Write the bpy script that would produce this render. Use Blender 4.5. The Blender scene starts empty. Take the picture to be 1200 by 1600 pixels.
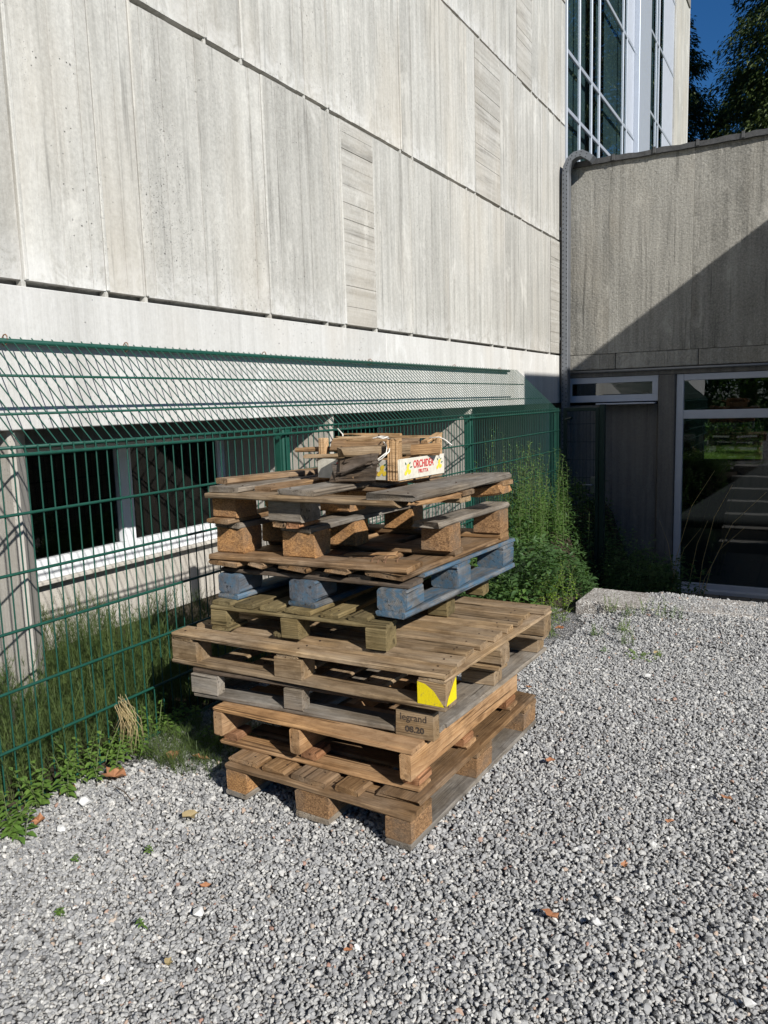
import bpy, math, random
import numpy as np
from mathutils import Vector, Matrix
random.seed(7); np.random.seed(7)
scn = bpy.context.scene
col = scn.collection
# ------------------------------------------------------------------ camera
PITCH, ROLL, YAW = map(math.radians, (7.97971267, 1.69318176, -29.25667088))
def cam_axes(p, r, y):
    f = np.array([math.sin(y)*math.cos(p), math.cos(y)*math.cos(p), -math.sin(p)])
    rt = np.array([math.cos(y), -math.sin(y), 0.]); dn = np.cross(f, rt)
    c, s = math.cos(r), math.sin(r)
    return c*rt+s*dn, -s*rt+c*dn, f
cr, cd, cf = cam_axes(PITCH, ROLL, YAW)
cam_d = bpy.data.cameras.new('camera'); cam = bpy.data.objects.new('camera', cam_d); col.objects.link(cam)
cam.matrix_world = Matrix(((cr[0], -cd[0], -cf[0], 0), (cr[1], -cd[1], -cf[1], 0), (cr[2], -cd[2], -cf[2], 1.449), (0, 0, 0, 1)))
cam_d.sensor_fit = 'HORIZONTAL'; cam_d.sensor_width = 36; cam_d.lens = 36.58
cam_d.clip_start = .05; cam_d.clip_end = 600
scn.camera = cam
# ------------------------------------------------------------------ light
SUN = Vector((1.0, -0.58, 0.70)).normalized()
w = bpy.data.worlds.new('World'); scn.world = w; w.use_nodes = True
nt = w.node_tree
bg = nt.nodes['Background']
sky = nt.nodes.new('ShaderNodeTexSky'); sky.sky_type = 'NISHITA'; sky.sun_disc = False
sky.sun_elevation = math.asin(SUN.z); sky.sun_rotation = math.atan2(SUN.x, SUN.y)
sky.altitude = 3000; sky.air_density = 1.5; sky.dust_density = 0.0; sky.ozone_density = 10.0
hsv = nt.nodes.new('ShaderNodeHueSaturation'); hsv.inputs['Saturation'].default_value = 1.10; nt.links.new(sky.outputs[0], hsv.inputs['Color'])
nt.links.new(hsv.outputs[0], bg.inputs[0]); bg.inputs[1].default_value = 0.066
sl = bpy.data.lights.new('sun', 'SUN'); sl.energy = 5.0; sl.angle = math.radians(.53); sl.color = (1, .967, .912)
so = bpy.data.objects.new('sun', sl); col.objects.link(so); so.rotation_euler = SUN.to_track_quat('Z', 'Y').to_euler(); so.location = (20, -12, 14)
scn.view_settings.view_transform = 'Standard'; scn.view_settings.look = 'None'
scn.view_settings.exposure = 0.25; scn.view_settings.gamma = 1; scn.view_settings.use_curve_mapping = False
scn.cycles.max_bounces = 8; scn.cycles.diffuse_bounces = 2; scn.cycles.transparent_max_bounces = 12

# ------------------------------------------------------------------ material helpers
class N:
    def __init__(s, name):
        s.m = bpy.data.materials.new(name); s.m.use_nodes = True; s.t = s.m.node_tree; s.t.nodes.clear()
        s.out = s.t.nodes.new('ShaderNodeOutputMaterial'); s.b = s.t.nodes.new('ShaderNodeBsdfPrincipled')
        s.t.links.new(s.b.outputs[0], s.out.inputs[0]); s.tc = s.t.nodes.new('ShaderNodeTexCoord'); s.oi = s.t.nodes.new('ShaderNodeObjectInfo')
    def l(s, a, b): s.t.links.new(a, b)
    def setv(s, sock, v):
        if hasattr(v, 'links'): s.l(v, sock)
        else: sock.default_value = v
    def math(s, op, a, b=0., c=None, clamp=False):
        n = s.t.nodes.new('ShaderNodeMath'); n.operation = op; n.use_clamp = clamp
        s.setv(n.inputs[0], a); s.setv(n.inputs[1], b)
        if c is not None: s.setv(n.inputs[2], c)
        return n.outputs[0]
    def vmul(s, v, k, op='MULTIPLY'):
        n = s.t.nodes.new('ShaderNodeVectorMath'); n.operation = op; s.setv(n.inputs[0], v); s.setv(n.inputs[1], k); return n.outputs[0]
    def noise(s, v, scale, det=4, rough=.55, dist=0):
        n = s.t.nodes.new('ShaderNodeTexNoise'); s.setv(n.inputs['Vector'], v); n.inputs['Scale'].default_value = scale
        n.inputs['Detail'].default_value = det; n.inputs['Roughness'].default_value = rough; n.inputs['Distortion'].default_value = dist
        return n.outputs[0]
    def vor(s, v, scale, feat='F1', out=0):
        n = s.t.nodes.new('ShaderNodeTexVoronoi'); n.feature = feat; s.setv(n.inputs['Vector'], v); n.inputs['Scale'].default_value = scale
        return n.outputs[out]
    def ramp(s, f, stops):
        n = s.t.nodes.new('ShaderNodeValToRGB'); s.setv(n.inputs[0], f); e = n.color_ramp.elements
        while len(e) < len(stops): e.new(.5)
        for i, (p, c) in enumerate(stops):
            e[i].position = p; e[i].color = (*c, 1) if len(c) == 3 else c
        return n.outputs[0]
    def mix(s, f, a, b, mode='MIX'):
        n = s.t.nodes.new('ShaderNodeMix'); n.data_type = 'RGBA'; n.blend_type = mode; s.setv(n.inputs[0], f)
        for i, v in ((6, a), (7, b)):
            if hasattr(v, 'links'): s.l(v, n.inputs[i])
            else: n.inputs[i].default_value = (*v, 1) if len(v) == 3 else v
        return n.outputs[2]
    def mr(s, f, a, b, c=0., d=1.):
        n = s.t.nodes.new('ShaderNodeMapRange'); s.setv(n.inputs[0], f)
        for i, v in enumerate((a, b, c, d)): n.inputs[i+1].default_value = v
        return n.outputs[0]
    def bump(s, h, dist, strength=1.):
        n = s.t.nodes.new('ShaderNodeBump'); s.l(h, n.inputs['Height']); n.inputs['Distance'].default_value = dist; n.inputs['Strength'].default_value = strength
        s.l(n.outputs[0], s.b.inputs['Normal']); return n.outputs[0]
    def fin(s, color, rough=.8, spec=.3, metal=0.):
        if hasattr(color, 'links'): s.l(color, s.b.inputs['Base Color'])
        else: s.b.inputs['Base Color'].default_value = (*color, 1)
        s.setv(s.b.inputs['Roughness'], rough); s.b.inputs['Specular IOR Level'].default_value = spec; s.b.inputs['Metallic'].default_value = metal
        return s.m
def sep(n, v):
    q = n.t.nodes.new('ShaderNodeSeparateXYZ'); n.l(v, q.inputs[0]); return q.outputs
def comb(n, x, y, z):
    q = n.t.nodes.new('ShaderNodeCombineXYZ'); n.setv(q.inputs[0], x); n.setv(q.inputs[1], y); n.setv(q.inputs[2], z); return q.outputs[0]
def rnd_off(n, k=7.):
    r = n.oi.outputs['Random']
    return comb(n, n.math('MULTIPLY', r, k*3.1), n.math('MULTIPLY', n.math('FRACT', n.math('MULTIPLY', r, 13.7)), k), n.math('MULTIPLY', n.math('FRACT', n.math('MULTIPLY', r, 31.3)), k))

def wood(name, dark, light, grey=(.30, .28, .25), greyamt=.4, ringf=150., paint=None, paintamt=.6, greenish=None):
    n = N(name); obj = n.tc.outputs['Object']; off = rnd_off(n)
    p = n.vmul(obj, off, 'ADD')
    warp = n.noise(n.vmul(p, (2.2, 9, 9)), 1.0, 3)
    x, y, z = sep(n, obj)
    r = n.oi.outputs['Random']
    oy = n.math('ADD', y, n.math('MULTIPLY', n.math('SUBTRACT', n.math('FRACT', n.math('MULTIPLY', r, 17.3)), .5), .16))
    oz = n.math('ADD', z, n.math('ADD', n.math('MULTIPLY', n.math('FRACT', n.math('MULTIPLY', r, 29.1)), .05), .02))
    rad = n.math('SQRT', n.math('ADD', n.math('MULTIPLY', oy, oy), n.math('MULTIPLY', oz, oz)))
    rad = n.math('ADD', rad, n.math('MULTIPLY', warp, .035))
    ring = n.math('FRACT', n.math('MULTIPLY', rad, ringf))
    ring = n.mr(ring, 0., 1., 1., 0.)
    fib = n.noise(n.vmul(p, (4, 110, 110)), 1.0, 4, .65)
    fib2 = n.noise(n.vmul(p, (14, 320, 320)), 1.0, 2, .6)
    c = n.mix(n.mr(n.math('ADD', n.math('MULTIPLY', ring, .35), n.math('MULTIPLY', fib, .75)), .25, .85), dark, light)
    big = n.noise(n.vmul(p, (2.5, 8, 8)), 1.0, 5, .6)
    c = n.mix(n.math('MULTIPLY', n.mr(big, .38, .62), greyamt, clamp=True), c, n.mix(fib, tuple(v*.62 for v in grey), tuple(v*1.25 for v in grey)))
    # knots
    kn = n.vor(n.vmul(p, (3.0, 10, 10)), 1.0)
    c = n.mix(n.mr(kn, .04, .13, .75, 0.), c, tuple(v*.35 for v in dark))
    # dirt and dark cracks along the grain
    crack = n.noise(n.vmul(p, (1.6, 70, 70)), 1.0, 2, .5)
    ck = n.mr(crack, .64, .69, 0., 1.)
    c = n.mix(n.math('MULTIPLY', ck, .75), c, tuple(v*.22 for v in dark))
    dirt = n.noise(n.vmul(p, (9, 14, 14)), 1.0, 5, .7)
    c = n.mix(n.mr(dirt, .46, .72, 0., .7), c, tuple(v*.42 for v in dark))
    blot = n.noise(n.vmul(p, (5, 20, 20)), 1.0, 3, .6)
    c = n.mix(n.mr(blot, .40, .60, .35, 0.), c, tuple(v*.55 for v in dark))
    if paint:
        pm = n.noise(n.vmul(p, (9, 26, 26)), 1.0, 6, .72)
        pm = n.math('MULTIPLY', n.mr(pm, .42-.12*paintamt, .56-.12*paintamt), n.mr(fib2, .3, .5, .35, 1.))
        c = n.mix(pm, c, n.mix(big, tuple(v*.7 for v in paint), tuple(v*1.15 for v in paint)))
    val = n.math('ADD', n.math('MULTIPLY', n.math('FRACT', n.math('MULTIPLY', r, 7.77)), .42), .78)
    c = n.mix(1., c, comb(n, val, val, val), 'MULTIPLY')
    hs_ = n.t.nodes.new('ShaderNodeHueSaturation'); hs_.inputs['Saturation'].default_value = 1.10 if not paint else 1.0; hs_.inputs['Value'].default_value = .93; n.l(c, hs_.inputs['Color']); c = hs_.outputs[0]
    h = n.math('ADD', n.math('MULTIPLY', fib, .6), n.math('ADD', n.math('MULTIPLY', fib2, .3), n.math('MULTIPLY', ring, .18)))
    h = n.math('SUBTRACT', h, n.math('MULTIPLY', ck, .8))
    n.bump(h, .0042, .95)
    return n.fin(c, .82, .2)
def chipboard(name, dark, light):
    n = N(name); p = n.vmul(n.tc.outputs['Object'], rnd_off(n), 'ADD')
    v = n.vor(n.vmul(p, (1, 1, 1.6)), 190, out=1); s = sep(n, v)[0]
    f = n.noise(p, 70, 5, .7); b = n.noise(p, 9, 4, .6)
    c = n.mix(n.mr(n.math('ADD', n.math('MULTIPLY', s, .5), n.math('MULTIPLY', f, .6)), .25, .85), dark, light)
    c = n.mix(n.mr(b, .45, .7, 0., .65), c, (.16, .13, .10))
    n.bump(n.math('ADD', s, f), .003, .8)
    return n.fin(c, .85, .15)
W_BROWN = wood('wood_weathered_brown', (.16, .09, .045), (.42, .27, .15), (.30, .26, .21), .45)
W_GREY = wood('wood_weathered_grey', (.15, .12, .09), (.36, .30, .23), (.34, .32, .29), .75)
W_TAN = wood('wood_tan', (.22, .14, .075), (.48, .35, .215), (.36, .31, .25), .45)
W_ORANGE = wood('wood_fresh_orange', (.29, .16, .08), (.54, .345, .19), (.40, .32, .24), .35)
W_RED = wood('wood_reddish', (.24, .11, .055), (.50, .28, .16), (.36, .28, .22), .25)
W_GREEN = wood('wood_green_treated', (.11, .085, .04), (.31, .235, .125), (.21, .185, .12), .45)
W_BLUE = wood('wood_blue_painted', (.09, .09, .09), (.28, .275, .26), (.22, .24, .26), .8, paint=(.075, .15, .225), paintamt=-.12)
W_DARK = wood('wood_dark_dirty', (.07, .05, .035), (.20, .145, .10), (.16, .15, .14), .6)
W_BLUEEND = wood('wood_blue_worn_end', (.07, .075, .085), (.20, .21, .23), (.17, .19, .22), .7, ringf=190., paint=(.085, .15, .215), paintamt=-.35)
CHIP = chipboard('pressed_chip_block', (.19, .095, .04), (.55, .30, .125))
CHIP_D = chipboard('pressed_chip_block_dark', (.13, .07, .035), (.40, .235, .115))
def plain(name, c, rough=.6, metal=0., spec=.3, nz=0., nscale=30, var=.15):
    n = N(name)
    f = n.noise(n.tc.outputs['Object'], nscale, 5, .6)
    cc = n.mix(f, tuple(v*(1-var) for v in c), tuple(min(1, v*(1+var)) for v in c))
    if nz: n.bump(f, nz, .6)
    return n.fin(cc, rough, spec, metal)
GREEN = plain('fence_green_coating', (.010, .068, .047), .42, 0., .5, var=.35, nscale=20)
def worn(name, c, under, sc, lo, hi):
    n = N(name); p = n.tc.outputs['Object']; f = n.noise(p, sc, 5, .75); g = n.noise(n.vmul(p, (1, 1, .12)), sc*2.2, 3, .6)
    k = n.mr(n.math('ADD', n.math('MULTIPLY', f, .6), n.math('MULTIPLY', g, .4)), lo, hi); cc = n.mix(f, tuple(v*.8 for v in c), tuple(v*1.1 for v in c))
    n.bump(f, .002, .6); return n.fin(n.mix(k, cc, under), .8, .15)
YELLOW = worn('yellow_spray_paint', (.80, .63, .012), (.30, .21, .07), 90, .54, .66)
GALV = plain('galvanised_steel', (.20, .212, .23), .5, .5, .5, nscale=14, var=.3)
ALU = plain('grey_aluminium', (.50, .54, .60), .42, .35, .5, nscale=8, var=.08)
ALU_D = plain('annex_frame_grey', (.46, .49, .55), .5, .0, .4, nscale=8, var=.12)
WHITE = plain('white_window_frame', (.78, .80, .82), .4, 0., .4, nscale=6, var=.05)
BLACK = plain('black_hole', (.01, .01, .01), .9)
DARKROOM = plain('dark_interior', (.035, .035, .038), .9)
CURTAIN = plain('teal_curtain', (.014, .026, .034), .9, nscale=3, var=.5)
ROPE = plain('white_twine', (.72, .69, .62), .9, nz=.001, nscale=300)
PRINTW = plain('crate_white_print', (.62, .585, .49), .8, nscale=45, var=.35, nz=.0005)
RED = plain('red_print', (.52, .03, .035), .7)
LEMON = plain('lemon_print', (.80, .58, .06), .7)
LEAFP = plain('leaf_print', (.07, .16, .08), .7)
NAILM = plain('rusty_nail_head', (.07, .045, .03), .6, .4)
INK = worn('stamp_ink', (.04, .032, .028), (.20, .15, .10), 300, .50, .62)
FLASH = plain('dark_roof_flashing', (.085, .085, .085), .6, .2, nz=.004, nscale=18, var=.6)
TILE = plain('terrace_tile', (.16, .145, .12), .7, nscale=12, var=.3)
SOILM = plain('dark_soil', (.055, .042, .028), .95, nz=.02, nscale=35, var=.6)

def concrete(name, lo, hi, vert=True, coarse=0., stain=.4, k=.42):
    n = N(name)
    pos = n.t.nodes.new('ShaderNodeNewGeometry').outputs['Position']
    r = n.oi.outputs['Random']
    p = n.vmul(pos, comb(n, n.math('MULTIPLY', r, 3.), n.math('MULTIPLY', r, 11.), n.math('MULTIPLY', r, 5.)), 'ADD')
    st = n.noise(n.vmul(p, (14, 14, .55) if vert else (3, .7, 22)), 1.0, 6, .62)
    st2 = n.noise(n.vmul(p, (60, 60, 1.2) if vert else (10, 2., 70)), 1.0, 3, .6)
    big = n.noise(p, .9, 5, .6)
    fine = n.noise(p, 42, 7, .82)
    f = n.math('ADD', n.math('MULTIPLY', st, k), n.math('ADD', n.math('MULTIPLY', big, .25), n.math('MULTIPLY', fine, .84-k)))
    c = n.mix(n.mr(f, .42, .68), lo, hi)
    # patches of pale lime bloom
    bl = n.noise(n.vmul(p, (3.0, 3.0, 1.4)), 1.0, 7, .7, .6)
    c = n.mix(n.mr(bl, .57, .66, 0., .45), c, tuple(min(.8, v*1.22) for v in hi))
    pz = sep(n, pos)[2]
    if vert and not coarse:
        ef = n.noise(pos, 9, 7, .72, .8)
        for zc in (2.028, 3.484, 4.968):
            m_ = n.math('MULTIPLY', n.mr(pz, zc, zc+.22, 1., 0.), n.mr(pz, zc-.01, zc, 0., 1.))
            c = n.mix(n.math('MULTIPLY', m_, n.mr(ef, .42, .58, 0., .75)), c, (.70, .69, .66))
    # rusty warm tint
    wt = n.noise(n.vmul(p, (1.3, 1.3, .5)), 1.0, 3)
    c = n.mix(n.mr(wt, .5, .75, 0., .35), c, (hi[0]*.92, hi[1]*.83, hi[2]*.72))
    # dark vertical streaks
    dk = n.noise(n.vmul(p, (22, 22, .8) if vert else (3, 1., 14)), 1.0, 5, .65)
    c = n.mix(n.mr(dk, .57, .70, 0., stain), c, tuple(v*.38 for v in lo))
    # air pits
    vd = n.vor(pos, 27); vr = sep(n, n.vor(pos, 27, out=1))[0]
    wn = n.noise(n.vmul(pos, (1., 1., .35)), 3.2, 3, .6)
    vd = n.math('ADD', vd, n.math('MULTIPLY', n.math('SUBTRACT', n.noise(pos, 60, 3), .5), .22)); vd = n.math('ADD', vd, n.math('MULTIPLY', vr, .10))
    pit = n.math('MULTIPLY', n.math('MULTIPLY', n.mr(vd, .13, .21, 1., 0.), n.mr(vr, .58, .60, 0., 1.)), n.mr(wn, .50, .58, 0., 1.))
    vd2 = n.vor(pos, 95); vr2 = sep(n, n.vor(pos, 95, out=1))[0]
    pit2 = n.math('MULTIPLY', n.math('MULTIPLY', n.mr(vd2, .12, .26, 1., 0.), n.mr(vr2, .62, .64, 0., 1.)), n.mr(wn, .44, .60, .15, 1.))
    pit = n.math('MAXIMUM', pit, n.math('MULTIPLY', pit2, .7))
    c = n.mix(n.math('MULTIPLY', pit, .75), c, tuple(v*.35 for v in lo))
    val = n.math('ADD', n.math('MULTIPLY', n.math('FRACT', n.math('MULTIPLY', r, 7.77)), .14), .88)
    c = n.mix(1., c, comb(n, val, val, val), 'MULTIPLY')
    h = n.math('ADD', n.math('MULTIPLY', st2, .5), n.math('MULTIPLY', fine, .5))
    if coarse: h = n.math('ADD', h, n.math('MULTIPLY', n.noise(p, 28, 5, .75), coarse))
    h = n.math('SUBTRACT', h, n.math('MULTIPLY', pit, 1.2))
    n.bump(h, .004 if not coarse else .010, .8)
    return n.fin(c, .9, .15)
CONC = concrete('board_marked_concrete', (.335, .325, .295), (.645, .63, .58), stain=.5)
CONC_H = concrete('board_marked_concrete_crosswise', (.33, .31, .27), (.60, .585, .54), vert=False, stain=.5)
CONC_B = concrete('base_band_concrete', (.50, .49, .46), (.68, .67, .64), stain=.12)
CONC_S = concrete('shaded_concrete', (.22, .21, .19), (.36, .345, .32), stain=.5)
CONC_D = concrete('shade_darkened_concrete', (.11, .108, .102), (.21, .20, .185), stain=.4)  # concrete darkened to carry the shade of annex foot and light well
CONC_A = concrete('rough_annex_concrete', (.15, .145, .128), (.46, .44, .39), coarse=1.7, stain=.6, k=.27)
CONC_P = concrete('pillar_concrete', (.40, .37, .32), (.56, .53, .48), stain=.3)

def aggregate(name):
    n = N(name); pos = n.t.nodes.new('ShaderNodeNewGeometry').outputs['Position']
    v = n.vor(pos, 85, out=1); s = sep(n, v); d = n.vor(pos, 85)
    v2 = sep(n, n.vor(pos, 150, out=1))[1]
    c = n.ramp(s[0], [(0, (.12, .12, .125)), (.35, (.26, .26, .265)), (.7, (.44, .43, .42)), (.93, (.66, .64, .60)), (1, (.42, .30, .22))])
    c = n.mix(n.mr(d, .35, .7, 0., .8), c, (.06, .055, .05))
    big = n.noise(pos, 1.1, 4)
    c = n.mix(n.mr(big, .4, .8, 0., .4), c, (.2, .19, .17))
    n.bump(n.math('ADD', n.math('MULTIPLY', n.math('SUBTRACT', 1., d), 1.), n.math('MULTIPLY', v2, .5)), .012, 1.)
    return n.fin(c, .85, .2)
AGG = aggregate('gravel_bed'); 
def slabmat():
    n = N('exposed_aggregate_slab'); pos = n.t.nodes.new('ShaderNodeNewGeometry').outputs['Position']
    s = sep(n, n.vor(pos, 120, out=1)); d = n.vor(pos, 120)
    c = n.ramp(s[0], [(0, (.17, .15, .13)), (.5, (.36, .33, .30)), (.85, (.55, .52, .47)), (1, (.72, .70, .66))])
    c = n.mix(n.mr(n.noise(pos, 3., 5), .45, .7, 0., .55), c, (.20, .17, .14))
    n.bump(n.math('SUBTRACT', 1., d), .006, 1.); return n.fin(c, .88, .2)
SLAB = slabmat()
def stone_mat():
    n = N('limestone_chippings'); r = n.oi.outputs['Random']
    c = n.ramp(r, [(0, (.185, .185, .185)), (.2, (.285, .285, .285)), (.5, (.375, .372, .36)), (.74, (.46, .452, .43)), (.92, (.53, .515, .48)), (.972, (.74, .73, .69)), (.990, (.45, .34, .25)), (1, (.38, .20, .15))])
    f = n.noise(n.tc.outputs['Object'], 2.2, 5, .7)
    c = n.mix(n.mr(f, .3, .75, 0., .45), c, (.20, .195, .185))
    return n.fin(c, .8, .25)
STONE = stone_mat()
def foliage(name, c1, c2, trans=.3, sc=14):
    n = N(name); pos = n.t.nodes.new('ShaderNodeNewGeometry').outputs['Position']
    f = n.noise(pos, sc, 3, .6); f2 = n.noise(pos, sc*.12, 2)
    c = n.mix(n.mr(n.math('ADD', f, n.math('MULTIPLY', f2, .6)), .5, 1.1), c1, c2)
    n.fin(c, .5, .35)
    tr = n.t.nodes.new('ShaderNodeBsdfTranslucent'); n.l(n.mix(1., c, (1.3, 1.4, .6), 'MULTIPLY'), tr.inputs[0])
    ms = n.t.nodes.new('ShaderNodeMixShader'); ms.inputs[0].default_value = trans
    n.l(n.b.outputs[0], ms.inputs[1]); n.l(tr.outputs[0], ms.inputs[2]); n.l(ms.outputs[0], n.out.inputs[0])
    return n.m
F_HORSE = foliage('horsetail_green', (.04, .078, .024), (.15, .20, .06), .3, 9)
F_WEED = foliage('bright_weed_leaf', (.075, .16, .03), (.18, .28, .06), .3)
F_NETTLE = foliage('dark_nettle_leaf', (.035, .085, .025), (.09, .16, .05), .3)
F_LIME = foliage('lime_bush_leaf', (.16, .30, .03), (.30, .42, .06), .35)
F_TALL = foliage('tall_herb_leaf', (.07, .15, .035), (.17, .28, .07), .35)
F_DRY = foliage('dry_straw', (.35, .26, .13), (.55, .44, .26), .3)
F_DEAD = foliage('dead_leaf', (.32, .12, .055), (.55, .28, .15), .2, 40)
F_CEDAR = foliage('conifer_foliage', (.010, .024, .010), (.085, .115, .022), .15, 1.3)
F_GRASS = foliage('lawn_grass', (.09, .17, .03), (.20, .30, .06), .2, 3)
F_STEM = plain('green_stem', (.10, .13, .05), .7)
BARK = plain('conifer_bark', (.09, .06, .04), .9, nz=.02, nscale=8, var=.5)

def glass(name, tint=(.75, .82, .82), refl=1.0, ior=1.5, base=.04, rough=.0):
    n = N(name); n.t.nodes.remove(n.b)
    tr = n.t.nodes.new('ShaderNodeBsdfTransparent'); tr.inputs[0].default_value = (*tint, 1)
    gl = n.t.nodes.new('ShaderNodeBsdfGlossy'); gl.inputs['Roughness'].default_value = rough; gl.inputs[0].default_value = (.95, .98, 1, 1)
    lw = n.t.nodes.new('ShaderNodeFresnel'); lw.inputs[0].default_value = ior
    wav = n.noise(n.tc.outputs['Object'], 1.4, 2); b = n.t.nodes.new('ShaderNodeBump'); n.l(wav, b.inputs['Height']); b.inputs['Distance'].default_value = .0015; b.inputs['Strength'].default_value = .5
    n.l(b.outputs[0], gl.inputs['Normal'])
    bf = n.t.nodes.new('ShaderNodeNewGeometry').outputs['Backfacing']
    f = n.math('MULTIPLY', n.math('ADD', n.math('MULTIPLY', lw.outputs[0], refl), base, clamp=True), n.math('SUBTRACT', 1., bf))
    ms = n.t.nodes.new('ShaderNodeMixShader'); n.l(f, ms.inputs[0]); n.l(tr.outputs[0], ms.inputs[1]); n.l(gl.outputs[0], ms.inputs[2]); n.l(ms.outputs[0], n.out.inputs[0])
    return n.m
GL_DOOR = glass('door_glass', (.55, .6, .6), 1.6, 1.5, .06)
GL_WELL = glass('dark_well_glass', (.4, .45, .45), 1.0, 1.45, .0)
GL_UP = glass('curtain_wall_glass', (.68, .76, .76), 1.0, 1.5, .04)

# ------------------------------------------------------------------ geometry helpers
class MB:
    def __init__(s): s.v = []; s.f = []; s.n = 0
    def add(s, v, f):
        s.v.append(np.asarray(v, float)); s.f += [tuple(i+s.n for i in q) for q in f]; s.n += len(v)
    def box(s, a, b):
        x0, y0, z0 = a; x1, y1, z1 = b
        s.add([(x0,y0,z0),(x1,y0,z0),(x1,y1,z0),(x0,y1,z0),(x0,y0,z1),(x1,y0,z1),(x1,y1,z1),(x0,y1,z1)],
              [(3,2,1,0),(4,5,6,7),(0,1,5,4),(1,2,6,5),(2,3,7,6),(3,0,4,7)]); return s
    def tube(s, pts, r, k=6, cap=True):
        pts = [Vector(p) for p in pts]; rs = r if isinstance(r, (list, tuple)) else [r]*len(pts)
        vs = []; up = Vector((0, 0, 1))
        for i, p in enumerate(pts):
            d = (pts[min(i+1, len(pts)-1)]-pts[max(i-1, 0)]).normalized()
            a = d.cross(up if abs(d.z) < .95 else Vector((0, 1, 0))).normalized(); b = d.cross(a)
            for j in range(k):
                t = 2*math.pi*j/k; vs.append(p+a*math.cos(t)*rs[i]+b*math.sin(t)*rs[i])
        fs = [(i*k+j, i*k+(j+1) % k, (i+1)*k+(j+1) % k, (i+1)*k+j) for i in range(len(pts)-1) for j in range(k)]
        if cap: fs += [tuple(range(k))[::-1], tuple((len(pts)-1)*k+j for j in range(k))]
        s.add([tuple(v) for v in vs], fs); return s
    def build(s, name, mat, parent=None, smooth=False, bevel=0):
        me = bpy.data.meshes.new(name); V = np.concatenate(s.v)
        me.from_pydata(V.tolist(), [], s.f); me.update()
        if smooth:
            for p in me.polygons: p.use_smooth = True
        return link(name, me, mat, parent, bevel)
def link(name, me, mat, parent=None, bevel=0):
    if mat is not None and not me.materials: me.materials.append(mat)
    o = bpy.data.objects.new(name, me); col.objects.link(o)
    if parent is not None: o.parent = parent
    if bevel:
        m = o.modifiers.new('b', 'BEVEL'); m.width = bevel; m.segments = 1; m.limit_method = 'ANGLE'
    return o
def tag(o, label=None, cat=None, group=None, kind=None):
    if label: o['label'] = label
    if cat: o['category'] = cat
    if group: o['group'] = group
    if kind: o['kind'] = kind
    return o
def empty(name, loc, rz, label, cat, group=None):
    o = bpy.data.objects.new(name, None); col.objects.link(o); o.location = loc; o.rotation_euler = (0, 0, rz); o.empty_display_size = .1
    return tag(o, label, cat, group)
def rb(a, b, name, mat, parent=None, bevel=.003):
    """a bevelled box as a mesh with 44 triangles; origin at its centre"""
    a = np.array(a, float); b = np.array(b, float); c = (a+b)/2; h = (b-a)/2
    me = bpy.data.meshes.new(name); e = min(bevel, h.min()*.45)
    vs = []; 
    for sx in (-1, 1):
        for sy in (-1, 1):
            for sz in (-1, 1):
                vs += [(sx*h[0], sy*(h[1]-e), sz*(h[2]-e)), (sx*(h[0]-e), sy*h[1], sz*(h[2]-e)), (sx*(h[0]-e), sy*(h[1]-e), sz*h[2])]
    hull(me, vs); o = link(name, me, mat, parent); o.location = c; return o
import bmesh
def hull(me, vs):
    bm = bmesh.new()
    for v in vs: bm.verts.new(v)
    bmesh.ops.convex_hull(bm, input=list(bm.verts)); bm.normal_update(); bm.to_mesh(me); bm.free()

RACK = 0.
def board(parent, name, c, size, axis, mat, warp=.002, tilt=(0, 0, 0), ragged=(0, 0), cham=.0045, nseg=7, jit=1.):
    """plank: c = centre, size = (length, width, thickness); mesh runs along local X"""
    L, Wd, T = size; R = random.Random(int(abs(c[0]*911+c[1]*577+c[2]*331)*1000) % 99991+int(L*1000))
    xs = np.linspace(-L/2, L/2, nseg); V = []; e = min(cham, T*.3)
    b1, b2 = R.uniform(-1, 1)*warp, R.uniform(-1, 1)*warp
    prof = [(-Wd/2, -T/2+e), (-Wd/2+e, -T/2), (Wd/2-e, -T/2), (Wd/2, -T/2+e), (Wd/2, T/2-e), (Wd/2-e, T/2), (-Wd/2+e, T/2), (-Wd/2, T/2-e)]
    for i, x in enumerate(xs):
        t = x/(L/2); bz = b1*(1-t*t); by = b2*(1-t*t)
        endr = ragged[0] if i == 0 else ragged[1] if i == nseg-1 else 0
        for (y, z) in prof:
            jx = R.uniform(-1, 1)*endr + (R.uniform(-.002, .002) if i in (0, nseg-1) else 0)
            V.append((x+jx, y+by+R.uniform(-1, 1)*.0020*jit, z+bz+R.uniform(-1, 1)*.0011*jit*(1 if not endr else 4)))
    F = [(i*8+j, i*8+(j+1) % 8, (i+1)*8+(j+1) % 8, (i+1)*8+j) for i in range(nseg-1) for j in range(8)]
    F += [tuple(range(8))[::-1], tuple((nseg-1)*8+j for j in range(8))]
    m = MB(); m.add(V, [f[::-1] for f in F]); o = m.build(name, mat, parent)
    rz = {'x': (0, 0, 0), 'y': (0, 0, math.pi/2), 'z': (0, -math.pi/2, 0)}[axis]
    c = (c[0]+RACK*c[1], c[1], c[2])
    if axis == 'y' and L > .2: tilt = (tilt[0], tilt[1], tilt[2]-math.atan(RACK))
    o.location = c; o.rotation_euler = (rz[0]+tilt[0], rz[1]+tilt[1], rz[2]+tilt[2])
    return o
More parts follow.
